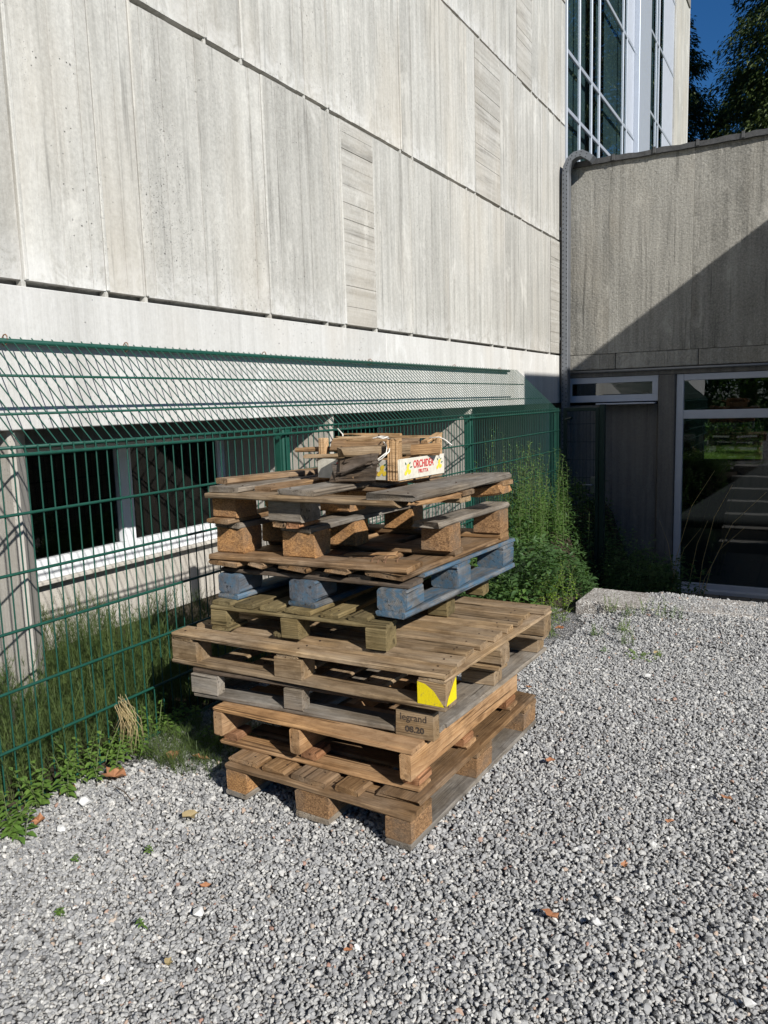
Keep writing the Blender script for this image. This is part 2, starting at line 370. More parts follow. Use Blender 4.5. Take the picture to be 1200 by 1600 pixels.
def nails(o, size):
    L, Wd, T = size; R = random.Random(int(L*7919+Wd*104729)); m = MB()
    for ex in (-L/2+.05, 0, L/2-.05):
        for ey in (-Wd*.25, Wd*.25):
            if R.random() < .15: continue
            x, y = ex+R.uniform(-.018, .018), ey+R.uniform(-.01, .01); r = R.uniform(.003, .0042)
            m.add([(x+r*math.cos(t*math.pi/3), y+r*math.sin(t*math.pi/3), T/2+.0022) for t in range(6)]+[(x+r*math.cos(t*math.pi/3), y+r*math.sin(t*math.pi/3), T/2-.002) for t in range(6)], [tuple(range(6))]+[(i, 6+i, 6+(i+1) % 6, (i+1) % 6) for i in range(6)])
    tag(m.build('nail_heads', NAILM, o), kind='stuff')
def block(parent, x, y, z, mat, axis='x', name='block', cham=.005, jit=1.):
    """x,y,z = (lo,hi) ranges"""
    c = [(a+b)/2 for a, b in (x, y, z)]; d = [b-a for a, b in (x, y, z)]
    size = (d[0], d[1], d[2]) if axis == 'x' else (d[1], d[0], d[2])
    return board(parent, name, c, size, axis, mat, 0.0, cham=cham, nseg=3, jit=jit)
def bx(parent, name, x, y, z, mat, along='x', **k):
    c = [(a+b)/2 for a, b in (x, y, z)]; d = [b-a for a, b in (x, y, z)]
    size = (d[0], d[1], d[2]) if along == 'x' else (d[1], d[0], d[2])
    o = board(parent, name, c, size, along, mat, **k)
    if name == 'deck_board': nails(o, size)
    return o
def arr(name, V, F, mat, parent=None):
    me = bpy.data.meshes.new(name); V = np.asarray(V, np.float32); F = np.asarray(F, np.int32)
    me.vertices.add(len(V)); me.vertices.foreach_set('co', V.ravel())
    k = F.shape[1]; me.loops.add(F.size); me.loops.foreach_set('vertex_index', F.ravel())
    me.polygons.add(len(F)); me.polygons.foreach_set('loop_start', np.arange(0, F.size, k, dtype=np.int32)); me.polygons.foreach_set('loop_total', np.full(len(F), k, np.int32))
    me.update(calc_edges=True); return link(name, me, mat, parent)

# ------------------------------------------------------------------ SETTING: ground
def sheet(name, polys, mat, kind='structure'):
    V = []; F = []
    for p in polys: F.append(tuple(range(len(V), len(V)+len(p)))); V += p
    me = bpy.data.meshes.new(name); me.from_pydata(V, [], F); me.update(); o = link(name, me, mat); tag(o, kind=kind); return o
def rect(x0, y0, x1, y1, z): return [(x0, y0, z), (x1, y0, z), (x1, y1, z), (x0, y1, z)]
LAWNM = plain('lawn_soil', (.10, .17, .035), .95, nscale=3, var=.4)
g0 = sheet('ground', [rect(-150, -150, 150, -9, -.012), rect(-150, -9, -2.62, 16.3, -.012)[:0] or rect(-150, -9, -7.3, 16.3, -.012), rect(9, -9, 150, 16.3, -.012), rect(-150, 16.3, 150, 250, -.012)], LAWNM)
SLAB_Y0, SLAB_Y1 = 5.0, 5.50
PITZ = -1.12
# gravel bed with a gentle unevenness
def hgt(x, y):
    h = .008*math.sin(x*1.7+y*.9)+.006*math.sin(x*3.9-y*2.3)+.004*math.sin(x*11+y*7)*math.sin(y*13-x*5)
    if x > -1.45: h += .104*min(1, max(0, (y-4.45)/.72))*min(1, max(0, (x+1.30)/.38))
    return h
nx, ny = 90, 110; xs = np.linspace(-2.62, 9, nx); ys = np.linspace(-9, 5.2, ny)
V = [(x, y, hgt(x, y)-.016) for y in ys for x in xs]; F = [(j*nx+i, j*nx+i+1, (j+1)*nx+i+1, (j+1)*nx+i) for j in range(ny-1) for i in range(nx-1)]
me = bpy.data.meshes.new('gravel_bed'); me.from_pydata([tuple(v) for v in V], [], F); me.update()
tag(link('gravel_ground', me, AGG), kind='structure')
# soil between the fence and the building, and the overgrown bank behind the pallets
def hs(x, y):
    if x < -2.62: return -.03
    t = min(1, max(0, (y-5.5)/1.7)); s = min(1, max(0, (x+2.45)/.35))
    return -.01+(PITZ+.01)*t*t*(3-2*t)*s
xs2 = np.concatenate([np.linspace(-4.2, -2.62, 8), np.linspace(-2.5, -1.30, 16)]); ys2 = np.concatenate([np.linspace(-3, 5.0, 8), np.linspace(5.2, 10.7, 30)])
V = []; F = []
for j, y in enumerate(ys2):
    for i, x in enumerate(xs2): V.append((x, y, hs(x, y)-(.03 if (x > -2.6 and y < 5.0) else 0)+random.uniform(-.01, .01)))
n1 = len(xs2); F = [(j*n1+i, j*n1+i+1, (j+1)*n1+i+1, (j+1)*n1+i) for j in range(len(ys2)-1) for i in range(n1-1)]
me = bpy.data.meshes.new('soil'); me.from_pydata(V, [], F); me.update(); tag(link('soil', me, SOILM), kind='structure')
# sunken court in front of the annex: floor and steps
cr_ = sheet('courtyard_floor', [rect(-1.40, 7.0, 1.5, 10.72, PITZ-.02)], SOILM)
k = 0
for ix in range(8):
    for iy in range(8):
        x0 = -1.38+ix*.36; y0 = 7.85+iy*.355
        t = rb((x0, y0, PITZ-.02), (x0+.352, y0+.347, PITZ+.012+random.uniform(-.002, .002)), 'tile', TILE, cr_, .003)
st_e = empty('courtyard_steps', (0, 0, 0), 0, 'concrete steps going down to the sunken court before the glass door', 'steps')
del st_e['category'], st_e['label']; st_e['kind'] = 'structure'
for i in range(6):
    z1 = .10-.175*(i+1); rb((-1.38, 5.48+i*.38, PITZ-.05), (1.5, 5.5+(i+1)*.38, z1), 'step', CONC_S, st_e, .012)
# edge slab
rough = MB(); R_ = random.Random(3)
sl_e = empty('edge_slab', (0, 0, 0), 0, 'thick stone-chip concrete slab edging the gravel above the sunken court', 'concrete slab')
def slab_piece(x0, x1, y0, y1, z0, z1, name='slab'):
    m = MB(); n_, k_ = 9, 5; V = []
    pts = []
    for i in range(n_): pts.append((x0+(x1-x0)*i/(n_-1), y0))
    for i in range(1, k_): pts.append((x1, y0+(y1-y0)*i/(k_-1)))
    for i in range(1, n_): pts.append((x1-(x1-x0)*i/(n_-1), y1))
    for i in range(1, k_-1): pts.append((x0, y1-(y1-y0)*i/(k_-1)))
    n2 = len(pts); cx, cy = (x0+x1)/2, (y0+y1)/2
    for (f, z, j) in ((1, z0, .004), (1, z1-.02, .009), (.0, z1, .006)):
        for (x, y) in pts:
            ins = 0 if f else .02
            V.append((x+math.copysign(ins, cx-x)+R_.uniform(-j, j), y+math.copysign(ins, cy-y)+R_.uniform(-j, j), z+R_.uniform(-j, j)*.6))
    F = [(l*n2+i, l*n2+(i+1) % n2, (l+1)*n2+(i+1) % n2, (l+1)*n2+i) for l in range(2) for i in range(n2)]+[tuple(2*n2+i for i in range(n2))]
    m.add(V, F); return m.build(name, SLAB, sl_e)
slab_piece(-1.39, -.30, 5.10, 5.50, -.06, .090)
slab_piece(-.295, 1.0, 5.10, 5.50, -.06, .090)
slab_piece(1.005, 2.3, 5.10, 5.50, -.06, .090)
slab_piece(-1.37, 2.3, 5.14, 5.48, -.9, -.061, 'slab_foot')

# ---- gravel stones
def gravel(name, verts, faces, density, smin, smax, zj, seed):
    me = bpy.data.meshes.new(name); me.from_pydata(verts, [], faces); me.update(); o = link(name, me, AGG)
    ng = bpy.data.node_groups.new(name, 'GeometryNodeTree')
    ng.interface.new_socket('Geometry', in_out='INPUT', socket_type='NodeSocketGeometry'); ng.interface.new_socket('Geometry', in_out='OUTPUT', socket_type='NodeSocketGeometry')
    nn = ng.nodes.new; L = ng.links.new
    gi = nn('NodeGroupInput'); go = nn('NodeGroupOutput')
    dp = nn('GeometryNodeDistributePointsOnFaces'); dp.distribute_method = 'RANDOM'; dp.inputs['Density'].default_value = density; dp.inputs['Seed'].default_value = seed
    L(gi.outputs[0], dp.inputs['Mesh'])
    g2i = nn('GeometryNodeGeometryToInstance')
    for v in range(6):
        ico = nn('GeometryNodeMeshIcoSphere'); ico.inputs['Radius'].default_value = 1.; ico.inputs['Subdivisions'].default_value = 2
        sp = nn('GeometryNodeSetPosition'); po = nn('GeometryNodeInputPosition'); vo = nn('ShaderNodeTexVoronoi'); vo.voronoi_dimensions = '3D'; vo.feature = 'F1'
        ad = nn('ShaderNodeVectorMath'); ad.operation = 'ADD'; ad.inputs[1].default_value = (v*7.3, v*3.1, v*1.7); L(po.outputs[0], ad.inputs[0]); L(ad.outputs[0], vo.inputs['Vector']); vo.inputs['Scale'].default_value = .8
        mr = nn('ShaderNodeMapRange'); mr.inputs[1].default_value = 0; mr.inputs[2].default_value = .9; mr.inputs[3].default_value = 1.2; mr.inputs[4].default_value = .55; L(vo.outputs['Distance'], mr.inputs[0])
        ml = nn('ShaderNodeVectorMath'); ml.operation = 'SCALE'; L(po.outputs[0], ml.inputs[0]); L(mr.outputs[0], ml.inputs['Scale'])
        L(ico.outputs[0], sp.inputs['Geometry']); L(ml.outputs[0], sp.inputs['Position'])
        sh = nn('GeometryNodeSetShadeSmooth'); sh.inputs['Shade Smooth'].default_value = False; L(sp.outputs[0], sh.inputs[0])
        sm = nn('GeometryNodeSetMaterial'); sm.inputs['Material'].default_value = STONE; L(sh.outputs[0], sm.inputs[0])
        L(sm.outputs[0], g2i.inputs[0])
    io = nn('GeometryNodeInstanceOnPoints'); io.inputs['Pick Instance'].default_value = True; L(g2i.outputs[0], io.inputs['Instance'])
    sp = nn('GeometryNodeSetPosition'); L(dp.outputs['Points'], sp.inputs['Geometry'])
    rz = nn('FunctionNodeRandomValue'); rz.data_type = 'FLOAT_VECTOR'; rz.inputs['Min'].default_value = (0, 0, -.014); rz.inputs['Max'].default_value = (0, 0, zj-.010); L(rz.outputs[0], sp.inputs['Offset'])
    L(sp.outputs[0], io.inputs['Points'])
    rr = nn('FunctionNodeRandomValue'); rr.data_type = 'FLOAT_VECTOR'; rr.inputs['Min'].default_value = (0, 0, 0); rr.inputs['Max'].default_value = (.9, .9, 6.28); rr.inputs['Seed'].default_value = 3
    L(rr.outputs[0], io.inputs['Rotation'])
    rs = nn('FunctionNodeRandomValue'); rs.data_type = 'FLOAT_VECTOR'; rs.inputs['Min'].default_value = (smin, smin, smin*.62); rs.inputs['Max'].default_value = (smax, smax*.8, smax*.6); rs.inputs['Seed'].default_value = 5
    r2 = nn('FunctionNodeRandomValue'); r2.data_type = 'FLOAT'; r2.inputs[2].default_value = 0; r2.inputs[3].default_value = 1; r2.inputs['Seed'].default_value = 9
    pw = nn('ShaderNodeMath'); pw.operation = 'POWER'; L(r2.outputs[1], pw.inputs[0]); pw.inputs[1].default_value = 9
    sc = nn('ShaderNodeMath'); sc.operation = 'MULTIPLY_ADD'; L(pw.outputs[0], sc.inputs[0]); sc.inputs[1].default_value = 1.1; sc.inputs[2].default_value = .84
    vm = nn('ShaderNodeVectorMath'); vm.operation = 'SCALE'; L(rs.outputs[0], vm.inputs[0]); L(sc.outputs[0], vm.inputs['Scale'])
    L(vm.outputs[0], io.inputs['Scale'])
    L(io.outputs[0], go.inputs[0])
    m = o.modifiers.new('scatter', 'NODES'); m.node_group = ng
    tag(o, 'loose grey limestone gravel covering the whole yard', None, None, 'stuff'); return o
def patch(x0, x1, y0, y1, nx, ny, edge=None):
    xs = np.linspace(x0, x1, nx); ys = np.linspace(y0, y1, ny)
    V = [(x, y, hgt(x, y)) for y in ys for x in xs]; F = []
    for j in range(ny-1):
        for i in range(nx-1):
            cx = (xs[i]+xs[i+1])/2; cy = (ys[j]+ys[j+1])/2
            if edge and not edge(cx, cy): continue
            F.append((j*nx+i, j*nx+i+1, (j+1)*nx+i+1, (j+1)*nx+i))
    return V, F
def inview(x, y):
    if x < -2.5+.06*math.sin(y*9): return False
    if y > 4.3 and x < -1.32-(y-5.0)*.02+.05*math.sin(y*7): return x > -1.55-.3*math.sin(y) and y < 4.6
    if y > 5.08: return x > -1.08+.10*math.sin(y*23) and y < 5.50
    return True
V, F = patch(-2.62, .75, .75, 5.5, 56, 90, inview)
gravel('gravel', V, F, 15000, .0050, .0098, .010, 1)
V, F = patch(-2.6, .75, -.6, .75, 20, 10); V2, F2 = patch(.75, 2.2, -.6, 5.0, 20, 30)
F = F+[tuple(i+len(V) for i in f) for f in F2]; V = V+V2
g2 = gravel('gravel', V, F, 3000, .008, .014, .008, 4)

# ------------------------------------------------------------------ MAIN BUILDING
XW = -3.08; ZB = 1.376
bld = empty('concrete_building', (XW, 4, 0), 0, 'tall building with a pale board-marked concrete wall and a glazed upper end', 'building')
def P(o): o.location = Vector(o.location)-bld.location; return o   # parts given in world coordinates
def part(mb, name, mat, root, **k):
    o = mb.build(name, mat, root, **k); o.location = -Vector(root.location); return o
def wbox(root, name, a, b, mat, bevel=.004):
    o = rb(a, b, name, mat, root, bevel); o.location = Vector(o.location)-Vector(root.location); return o
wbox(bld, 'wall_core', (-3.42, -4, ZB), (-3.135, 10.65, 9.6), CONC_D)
wbox(bld, 'roof_slab', (-12, -4, 9.6), (-3.05, 10.7, 9.9), CONC_S)
courses = [(2.028, 3.456), (3.484, 4.940), (4.968, 6.42), (6.448, 7.90), (7.928, 9.55)]
seams = [
 [(-4, .1), (.1, .9), (.9, 1.5), (1.5, 2.33), (2.33, 2.79), (2.79, 3.05), (3.05, 4.11), (4.11, 4.77), (4.77, 5.01), (5.01, 5.48, 'h'), (5.48, 6.09), (6.09, 6.88), (6.88, 7.99), (7.99, 8.40), (8.40, 9.08), (9.08, 10.01), (10.01, 10.65, 'h')],
 [(-4, .6), (.6, 1.9), (1.9, 2.7), (2.7, 3.62), (3.62, 3.94), (3.94, 4.59), (4.59, 4.88), (4.88, 5.96), (5.96, 6.18), (6.18, 7.33), (7.33, 7.55), (7.55, 8.24, 'h'), (8.24, 8.66), (8.66, 8.92), (8.92, 9.7), (9.7, 10.65)],
 [(-4, 2), (2, 4.2), (4.2, 5.6), (5.6, 6.8), (6.8, 7.7), (7.7, 8.79), (8.79, 9.30, 'h'), (9.30, 9.53), (9.53, 9.9), (9.9, 10.17), (10.17, 10.45), (10.45, 10.65)],
 [(-4, 3), (3, 5.1), (5.1, 6.9), (6.9, 8.1), (8.1, 9.2), (9.2, 9.8), (9.8, 10.65)],
 [(-4, 3.3), (3.3, 6.1), (6.1, 8.4), (8.4, 10.65)]]
R_ = random.Random(21)
def strip_panel(y0, y1, z0, z1, horiz, off):
    """board-marked panel: strips a few millimetres proud or back, with thin grooves between"""
    prof = []; a, b = (z0, z1) if horiz else (y0, y1); t = a
    while t < b-1e-6:
        wd = R_.uniform(.10, .17) if horiz else R_.uniform(.07, .15)
        e = min(b, t+wd); 
        if b-e < .05: e = b
        d = off+R_.uniform(-.0035, .0035)
        prof += [(t+.0015, d), (e-.0015, d)]
        if e < b-1e-6: prof += [(e, off-R_.uniform(.005, .010))]
        t = e
    prof = [(a, prof[0][1]-.012)]+prof+[(b, prof[-1][1]-.012)]
    V = []
    for t, d in prof:
        if horiz: V += [(XW+d, y0+.002, t), (XW+d, y1-.002, t)]
        else: V += [(XW+d, t, z0), (XW+d, t, z1)]
    n = len(prof); F = []
    for i in range(n-1):
        F.append((2*i, 2*i+1, 2*i+3, 2*i+2) if horiz else (2*i, 2*i+2, 2*i+3, 2*i+1))
    # rims back to the core
    base = len(V); xb = XW-.055
    for t, d in prof:
        if horiz: V += [(xb, y0+.002, t), (xb, y1-.002, t)]
        else: V += [(xb, t, z0), (xb, t, z1)]
    for i in range(n-1):
        F.append((2*i, 2*i+2, base+2*i+2, base+2*i)); F.append((2*i+1, base+2*i+1, base+2*i+3, 2*i+3))
    F.append((0, base, base+1, 1)); F.append((2*n-2, 2*n-1, base+2*n-1, base+2*n-2))
    m = MB(); m.add(V, F); return part(m, 'wall_panel', CONC_H if horiz else CONC, bld)
tabme = None
for ci, (z0, z1) in enumerate(courses):
    for s in seams[ci]:
        strip_panel(s[0]+.0025, s[1]-.0025, z0, z1, len(s) > 2, R_.uniform(-.006, .004))
        if s[0] > -3:
            if tabme is None:
                m = MB().box((-.035, -.011, -.0155), (0, .011, .0155)); t = m.build('joint_tab', CONC, bld); tabme = t.data; t.location = (-.006, s[0]-4, z0-.014)
            else:
                t = link('joint_tab', tabme, CONC, bld); t.location = (-.006, s[0]-4, z0-.014)
for (yj, dd) in ((2.345, 1), (2.80, 1), (3.06, 1), (4.12, 1), (5.015, 1), (5.485, 1), (6.095, 1)):
    rj = wbox(bld, 'joint_strip', (XW-.03, yj-.011, courses[0][0]+.001), (XW+.0065, yj+.009, courses[0][1]-.001), CONC, .004)
for yj in (3.63, 3.95, 4.885, 5.97, 7.34): wbox(bld, 'joint_strip', (XW-.03, yj-.010, courses[1][0]+.001), (XW+.006, yj+.008, courses[1][1]-.001), CONC, .004)
# smooth base band
ybs = [-4, 1.2, 5.62, 10.65]
for i in range(3): wbox(bld, 'base_band', (XW-.10, ybs[i]+.002, ZB), (XW, ybs[i+1]-.002, 2.0), CONC_B, .004)
# light well behind the fence: back wall, pillars, windows
wbox(bld, 'well_wall', (-4.40, -3, -.1), (-4.18, 10.6, .40), CONC_P, .01)
wbox(bld, 'window_sill', (-4.30, -3, .401), (-4.10, 10.6, .425), CONC_P, .004)
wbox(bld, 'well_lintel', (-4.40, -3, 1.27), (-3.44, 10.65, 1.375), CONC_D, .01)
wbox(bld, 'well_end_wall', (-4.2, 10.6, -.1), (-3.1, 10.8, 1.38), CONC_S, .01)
def pillar(y):
    m = MB(); pl = [(-4.18, y), (-3.13, y), (-3.10, y+.015), (-3.27, y+.19), (-4.18, y+.19)]; n = len(pl)
    V = [(a, b, -.05) for a, b in pl]+[(a, b, 1.268) for a, b in pl]+[(-3.44, y, 1.268)]
    V = V[:2*n]; F = [(i, (i+1) % n, n+(i+1) % n, n+i) for i in range(n)]+[tuple(range(n, 2*n)), tuple(range(n))[::-1]]
    m.add(V, F); part(m, 'pillar', CONC_P, bld)
    mm = MB(); pl = [(-3.435, y), (-3.13, y), (-3.10, y+.015), (-3.27, y+.19), (-3.435, y+.19)]
    V = [(a, b, 1.268) for a, b in pl]+[(a, b, 1.375) for a, b in pl]
    mm.add(V, [(i, (i+1) % 5, 5+(i+1) % 5, 5+i) for i in range(5)]); part(mm, 'pillar_head', CONC_P, bld)
PY = [-.4, 2.21, 4.81, 7.41, 10.0]
for y in PY: pillar(y)
for i in range(4):
    y0, y1 = PY[i]+.19, PY[i+1]; root = bld
    wy0 = y0+.42; wz0, wz1 = .425, 1.268
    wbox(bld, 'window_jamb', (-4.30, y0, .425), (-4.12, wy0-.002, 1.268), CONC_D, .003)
    fr = MB(); yc = (wy0+y1)/2-.02
    for (a, b) in (((-4.19, wy0, wz0), (-4.13, wy0+.08, wz1)), ((-4.19, y1-.08, wz0), (-4.13, y1-.001, wz1)), ((-4.19, wy0+.08, wz0), (-4.13, y1-.08, wz0+.085)), ((-4.19, wy0+.08, wz1-.06), (-4.13, y1-.08, wz1)), ((-4.19, yc-.045, wz0+.085), (-4.13, yc+.045, wz1-.06))): fr.box(a, b)
    f = part(fr, 'window_frame', WHITE, bld, bevel=.004)
    sa = MB()
    for (a, b) in (((-4.165, wy0+.082, wz0+.087), (-4.117, yc-.047, wz0+.135)), ((-4.165, yc+.047, wz0+.087), (-4.117, y1-.082, wz0+.135)), ((-4.165, wy0+.082, wz0+.137), (-4.117, wy0+.12, wz1-.062)), ((-4.165, yc-.085, wz0+.137), (-4.117, yc-.047, wz1-.062))): sa.box(a, b)
    o = sa.build('sash', WHITE, f)
    for (a, b) in ((wy0+.08, yc-.045), (yc+.045, y1-.08)):
        g = MB().box((-4.160, a, wz0+.09), (-4.154, b, wz1-.06)).build('pane', GL_WELL, f)
    # folded curtain inside
    c = MB(); V = []; n_ = 60
    for q in range(n_):
        yy = yc+.05+(y1-.1-yc-.05)*q/(n_-1)*.8; V += [(-4.33+.022*math.sin(q*1.1), yy, .44), (-4.33+.022*math.sin(q*1.1+.2), yy, 1.27)]
    c.add(V, [(2*q, 2*q+2, 2*q+3, 2*q+1) for q in range(n_-1)]); part(c, 'curtain', CURTAIN, bld)
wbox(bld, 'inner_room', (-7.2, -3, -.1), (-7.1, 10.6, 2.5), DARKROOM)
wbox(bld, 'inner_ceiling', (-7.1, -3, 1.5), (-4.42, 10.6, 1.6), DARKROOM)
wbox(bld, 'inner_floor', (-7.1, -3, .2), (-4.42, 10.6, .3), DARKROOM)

# glazed upper end beyond the annex
XG = -3.22
def yy(v): return v   # y values measured on the plane XG
z_lo, z_hi = 4.0, 10.6
mull = [11.14+.03, 11.82, 12.48, 12.95, 14.57, 14.86]
for i, y in enumerate(mull+[17.55, 17.83]):
    wbox(bld, 'mullion', (XG-.02, y-.02, z_lo), (XG+.022, y+.02, z_hi), ALU, .004)
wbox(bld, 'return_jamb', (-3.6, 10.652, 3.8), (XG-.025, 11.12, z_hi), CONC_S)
wbox(bld, 'cladding_column', (XG-.2, 15.5, z_lo), (XG+.10, 16.55, z_hi), ALU, .01)
wbox(bld, 'cladding_panel', (XG-.03, 14.89, z_lo), (XG+.004, 15.49, z_hi), ALU_D, .004)
wbox(bld, 'cladding_panel', (XG-.03, 18.35, z_lo), (XG+.01, 19.6, z_hi), ALU_D, .004)
wbox(bld, 'end_wall', (-12, 19.61, -.1), (XG+.05, 21.35, z_hi), CONC)
wbox(bld, 'end_wall_cap', (XG-.3, 21.352, -.1), (XG+.07, 21.42, z_hi), CONC_B)
for z in (5.35, 6.10, 7.60, 9.10):
    for (a, b) in ((11.17+.0, 15.49), (16.56, 19.6)):
        if z == 5.35 and a > 15: continue
        zz = z if a < 15 else z+.9
        wbox(bld, 'transom', (XG-.018, a, zz-.028), (XG+.020, b, zz+.028), ALU, .004)
bays = [(11.12, 11.17)] and [(11.20, 11.79), (11.85, 12.45), (12.51, 12.92), (12.98, 14.54), (14.60, 14.83)]
zb = [4.0, 5.32], [5.38, 6.07], [6.13, 7.57], [7.63, 9.07], [9.13, 10.6]
for (a, b) in bays:
    for (c, d) in zb:
        m = MB().box((-.004, a, c), (.004, b, d)); o = part(m, 'pane', GL_UP, bld); o.location.x += XG; o.rotation_euler = (0, 0, 0)
for (a, b) in ((16.57, 17.52), (17.58, 17.80), (17.86, 18.34)):
    for (c, d) in ((4.0, 6.97), (7.03, 8.47), (8.53, 10.6)):
        m = MB().box((-.004, a, c), (.004, b, d)); o = part(m, 'pane', GL_UP, bld); o.location.x += XG
wbox(bld, 'upper_room_back', (-7, 10.7, 3.8), (-6.9, 19.6, 10.6), DARKROOM)
BLIND = plain('pale_teal_blind', (.12, .15, .165), .9, nscale=.9, var=.8)
m = MB(); V = []; n_ = 190
for q in range(n_):
    yb_ = 11.15+(19.5-11.15)*q/(n_-1); xb_ = XG-.10+.0015*math.sin(q*1.3); V += [(xb_, yb_, 3.96), (xb_, yb_, 10.58)]
m.add(V, [(2*q, 2*q+2, 2*q+3, 2*q+1) for q in range(n_-1) if math.sin(q*.11)+.5*math.sin(q*.31) > -.55]); part(m, 'blind', BLIND, bld)
wbox(bld, 'upper_room_floor', (-6.9, 10.7, 3.8), (XG-.06, 19.6, 3.95), DARKROOM)
wbox(bld, 'upper_room_ceiling', (-12, 10.7, 10.6), (XG+.08, 21.4, 10.8), CONC_S)

# ------------------------------------------------------------------ ANNEX
YA = 10.6
ann = empty('annex_building', (-1, YA, PITZ), 0, 'low rough grey concrete annex with a large glass door and a slanting shadow across it', 'building')
for (x0, x1) in ((-3.079, -2.487), (-2.485, -1.467), (-1.465, -.197), (-.195, 1.5)):
    wbox(ann, 'wall_panel', (x0, YA, 2.003), (x1, YA+.28, 4.40), CONC_A, .002)
    wbox(ann, 'fascia_panel', (x0+.1 if x0 > -3 else x0, YA+.004, 1.80), (min(1.5, x1+.095), YA+.28, 1.999), CONC_A, .006)
# dark irregular roof flashing
m = MB(); V = []; n_ = 46
for i in range(n_):
    x = -3.07+(1.55+3.07)*i/(n_-1); j = R_.uniform(-.010, .010); k2 = R_.uniform(-.006, .006)
    V += [(x, YA-.05+k2, 4.395+j*.4), (x, YA-.055+k2, 4.455+j), (x, YA+.35, 4.475+j), (x, YA+.35, 4.39)]
F = []
for i in range(n_-1):
    for q in range(4): F.append((i*4+q, (i+1)*4+q, (i+1)*4+(q+1) % 4, i*4+(q+1) % 4))
F += [(0, 1, 2, 3), tuple((n_-1)*4+q for q in (3, 2, 1, 0))]
m.add(V, F); part(m, 'roof_flashing', FLASH, ann)
for i in range(9):
    x = -2.95+i*.5; wbox(ann, 'flashing_clip', (x, YA-.066, 4.40), (x+.035, YA-.048, 4.475), FLASH, .002)
m = MB().tube([(-3.07, YA-.015, 1.772), (1.5, YA-.015, 1.772)], .017, 8); part(m, 'drip_rail', GALV, ann, smooth=True)
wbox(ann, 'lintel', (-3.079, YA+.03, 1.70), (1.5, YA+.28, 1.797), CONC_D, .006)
# small high window
fr = MB(); y0 = YA+.045; y1 = YA+.12
for (a, b) in (((-3.06, y0, 1.62), (-1.85, y1, 1.698)), ((-3.06, y0, 1.37), (-1.85, y1, 1.46)), ((-1.925, y0, 1.46), (-1.85, y1, 1.62)), ((-3.06, y0, 1.46), (-2.98, y1, 1.62))): fr.box(a, b)
hw = part(fr, 'high_window', ALU_D, ann, bevel=.004)
MB().box((-2.98, y0+.03, 1.46), (-1.925, y0+.036, 1.62)).build('pane', GL_DOOR, hw)
wbox(ann, 'window_ledge', (-2.62, YA-.09, 1.335), (-1.87, YA+.05, 1.355), ALU_D, .004)
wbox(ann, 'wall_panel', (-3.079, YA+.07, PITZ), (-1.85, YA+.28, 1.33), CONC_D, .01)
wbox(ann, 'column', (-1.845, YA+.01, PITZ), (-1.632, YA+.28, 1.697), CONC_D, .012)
# glass door
door = MB(); y0 = YA+.035; y1 = YA+.11
zt = 1.695
for (a, b) in (((-1.625, y0, PITZ+.03), (-1.535, y1, zt)), ((1.40, y0, PITZ+.03), (1.49, y1, zt)), ((-1.535, y0, 1.615), (1.40, y1, zt)), ((-1.535, y0, 1.13), (1.40, y1, 1.24)), ((-1.535, y0, PITZ+.03), (1.40, y1, PITZ+.12)), ((-.02, y0, PITZ+.12), (.07, y1, 1.13))): door.box(a, b)
dr = part(door, 'glass_door', ALU_D, ann, bevel=.006)
MB().box((-1.535, y0+.03, 1.24), (1.40, y0+.036, 1.615)).build('pane', GL_DOOR, dr)
MB().box((-1.535, y0+.03, PITZ+.12), (-.02, y0+.036, 1.13)).build('pane', GL_DOOR, dr)
MB().box((.07, y0+.03, PITZ+.12), (1.40, y0+.036, 1.13)).build('pane', GL_DOOR, dr)
MB().tube([(-.08, y0-.05, -.35), (-.08, y0-.05, .35)], .014, 8).build('handle', GALV, dr, smooth=True)
wbox(ann, 'door_threshold', (-1.63, YA-.06, PITZ), (1.5, YA+.12, PITZ+.055), ALU_D, .005)
# room behind the door, its far window looks on a lawn
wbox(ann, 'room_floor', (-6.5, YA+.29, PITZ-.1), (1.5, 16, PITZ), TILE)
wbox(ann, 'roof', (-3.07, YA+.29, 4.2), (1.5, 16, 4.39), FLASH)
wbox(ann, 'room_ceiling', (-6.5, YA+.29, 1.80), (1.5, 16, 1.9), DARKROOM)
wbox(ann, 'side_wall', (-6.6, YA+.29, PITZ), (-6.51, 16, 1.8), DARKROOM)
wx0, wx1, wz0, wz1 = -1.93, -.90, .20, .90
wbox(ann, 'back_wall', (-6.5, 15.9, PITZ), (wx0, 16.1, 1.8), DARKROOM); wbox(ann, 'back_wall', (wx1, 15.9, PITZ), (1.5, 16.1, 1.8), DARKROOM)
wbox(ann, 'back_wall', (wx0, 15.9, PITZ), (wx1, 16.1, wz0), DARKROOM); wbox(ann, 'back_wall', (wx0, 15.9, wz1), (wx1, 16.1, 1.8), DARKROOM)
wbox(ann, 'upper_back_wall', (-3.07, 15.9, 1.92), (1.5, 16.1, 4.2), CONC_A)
# neighbouring wing to the right of the frame, casting the slanting shadow
wing = empty('side_wing', (3, 8, 0), 0, 'concrete wing closing the yard on the right, outside the frame', 'building')
wc = (1.52, 6.31, 4.972)
wbox(wing, 'wall', (wc[0], wc[1], PITZ-.1), (8, 11.0, wc[2]-.06), CONC_A, .01)
wbox(wing, 'roof_edge', (wc[0], wc[1], wc[2]-.058), (8, 11.0, wc[2]), FLASH, .01)
for i in range(4):
    x0 = 2.1+i*1.4; f = wbox(wing, 'window', (x0, wc[1]-.03, 1.0), (x0+1.0, wc[1]-.004, 2.3), ALU_D, .004)
    m = MB().box((x0-f.location.x-3+.07, 0, 0), (x0-f.location.x-3+.07, 0, 0)) if False else None
    g = MB().box((-.43, -.018, -.58), (.43, -.0145, .58)).build('pane', GL_DOOR, f)

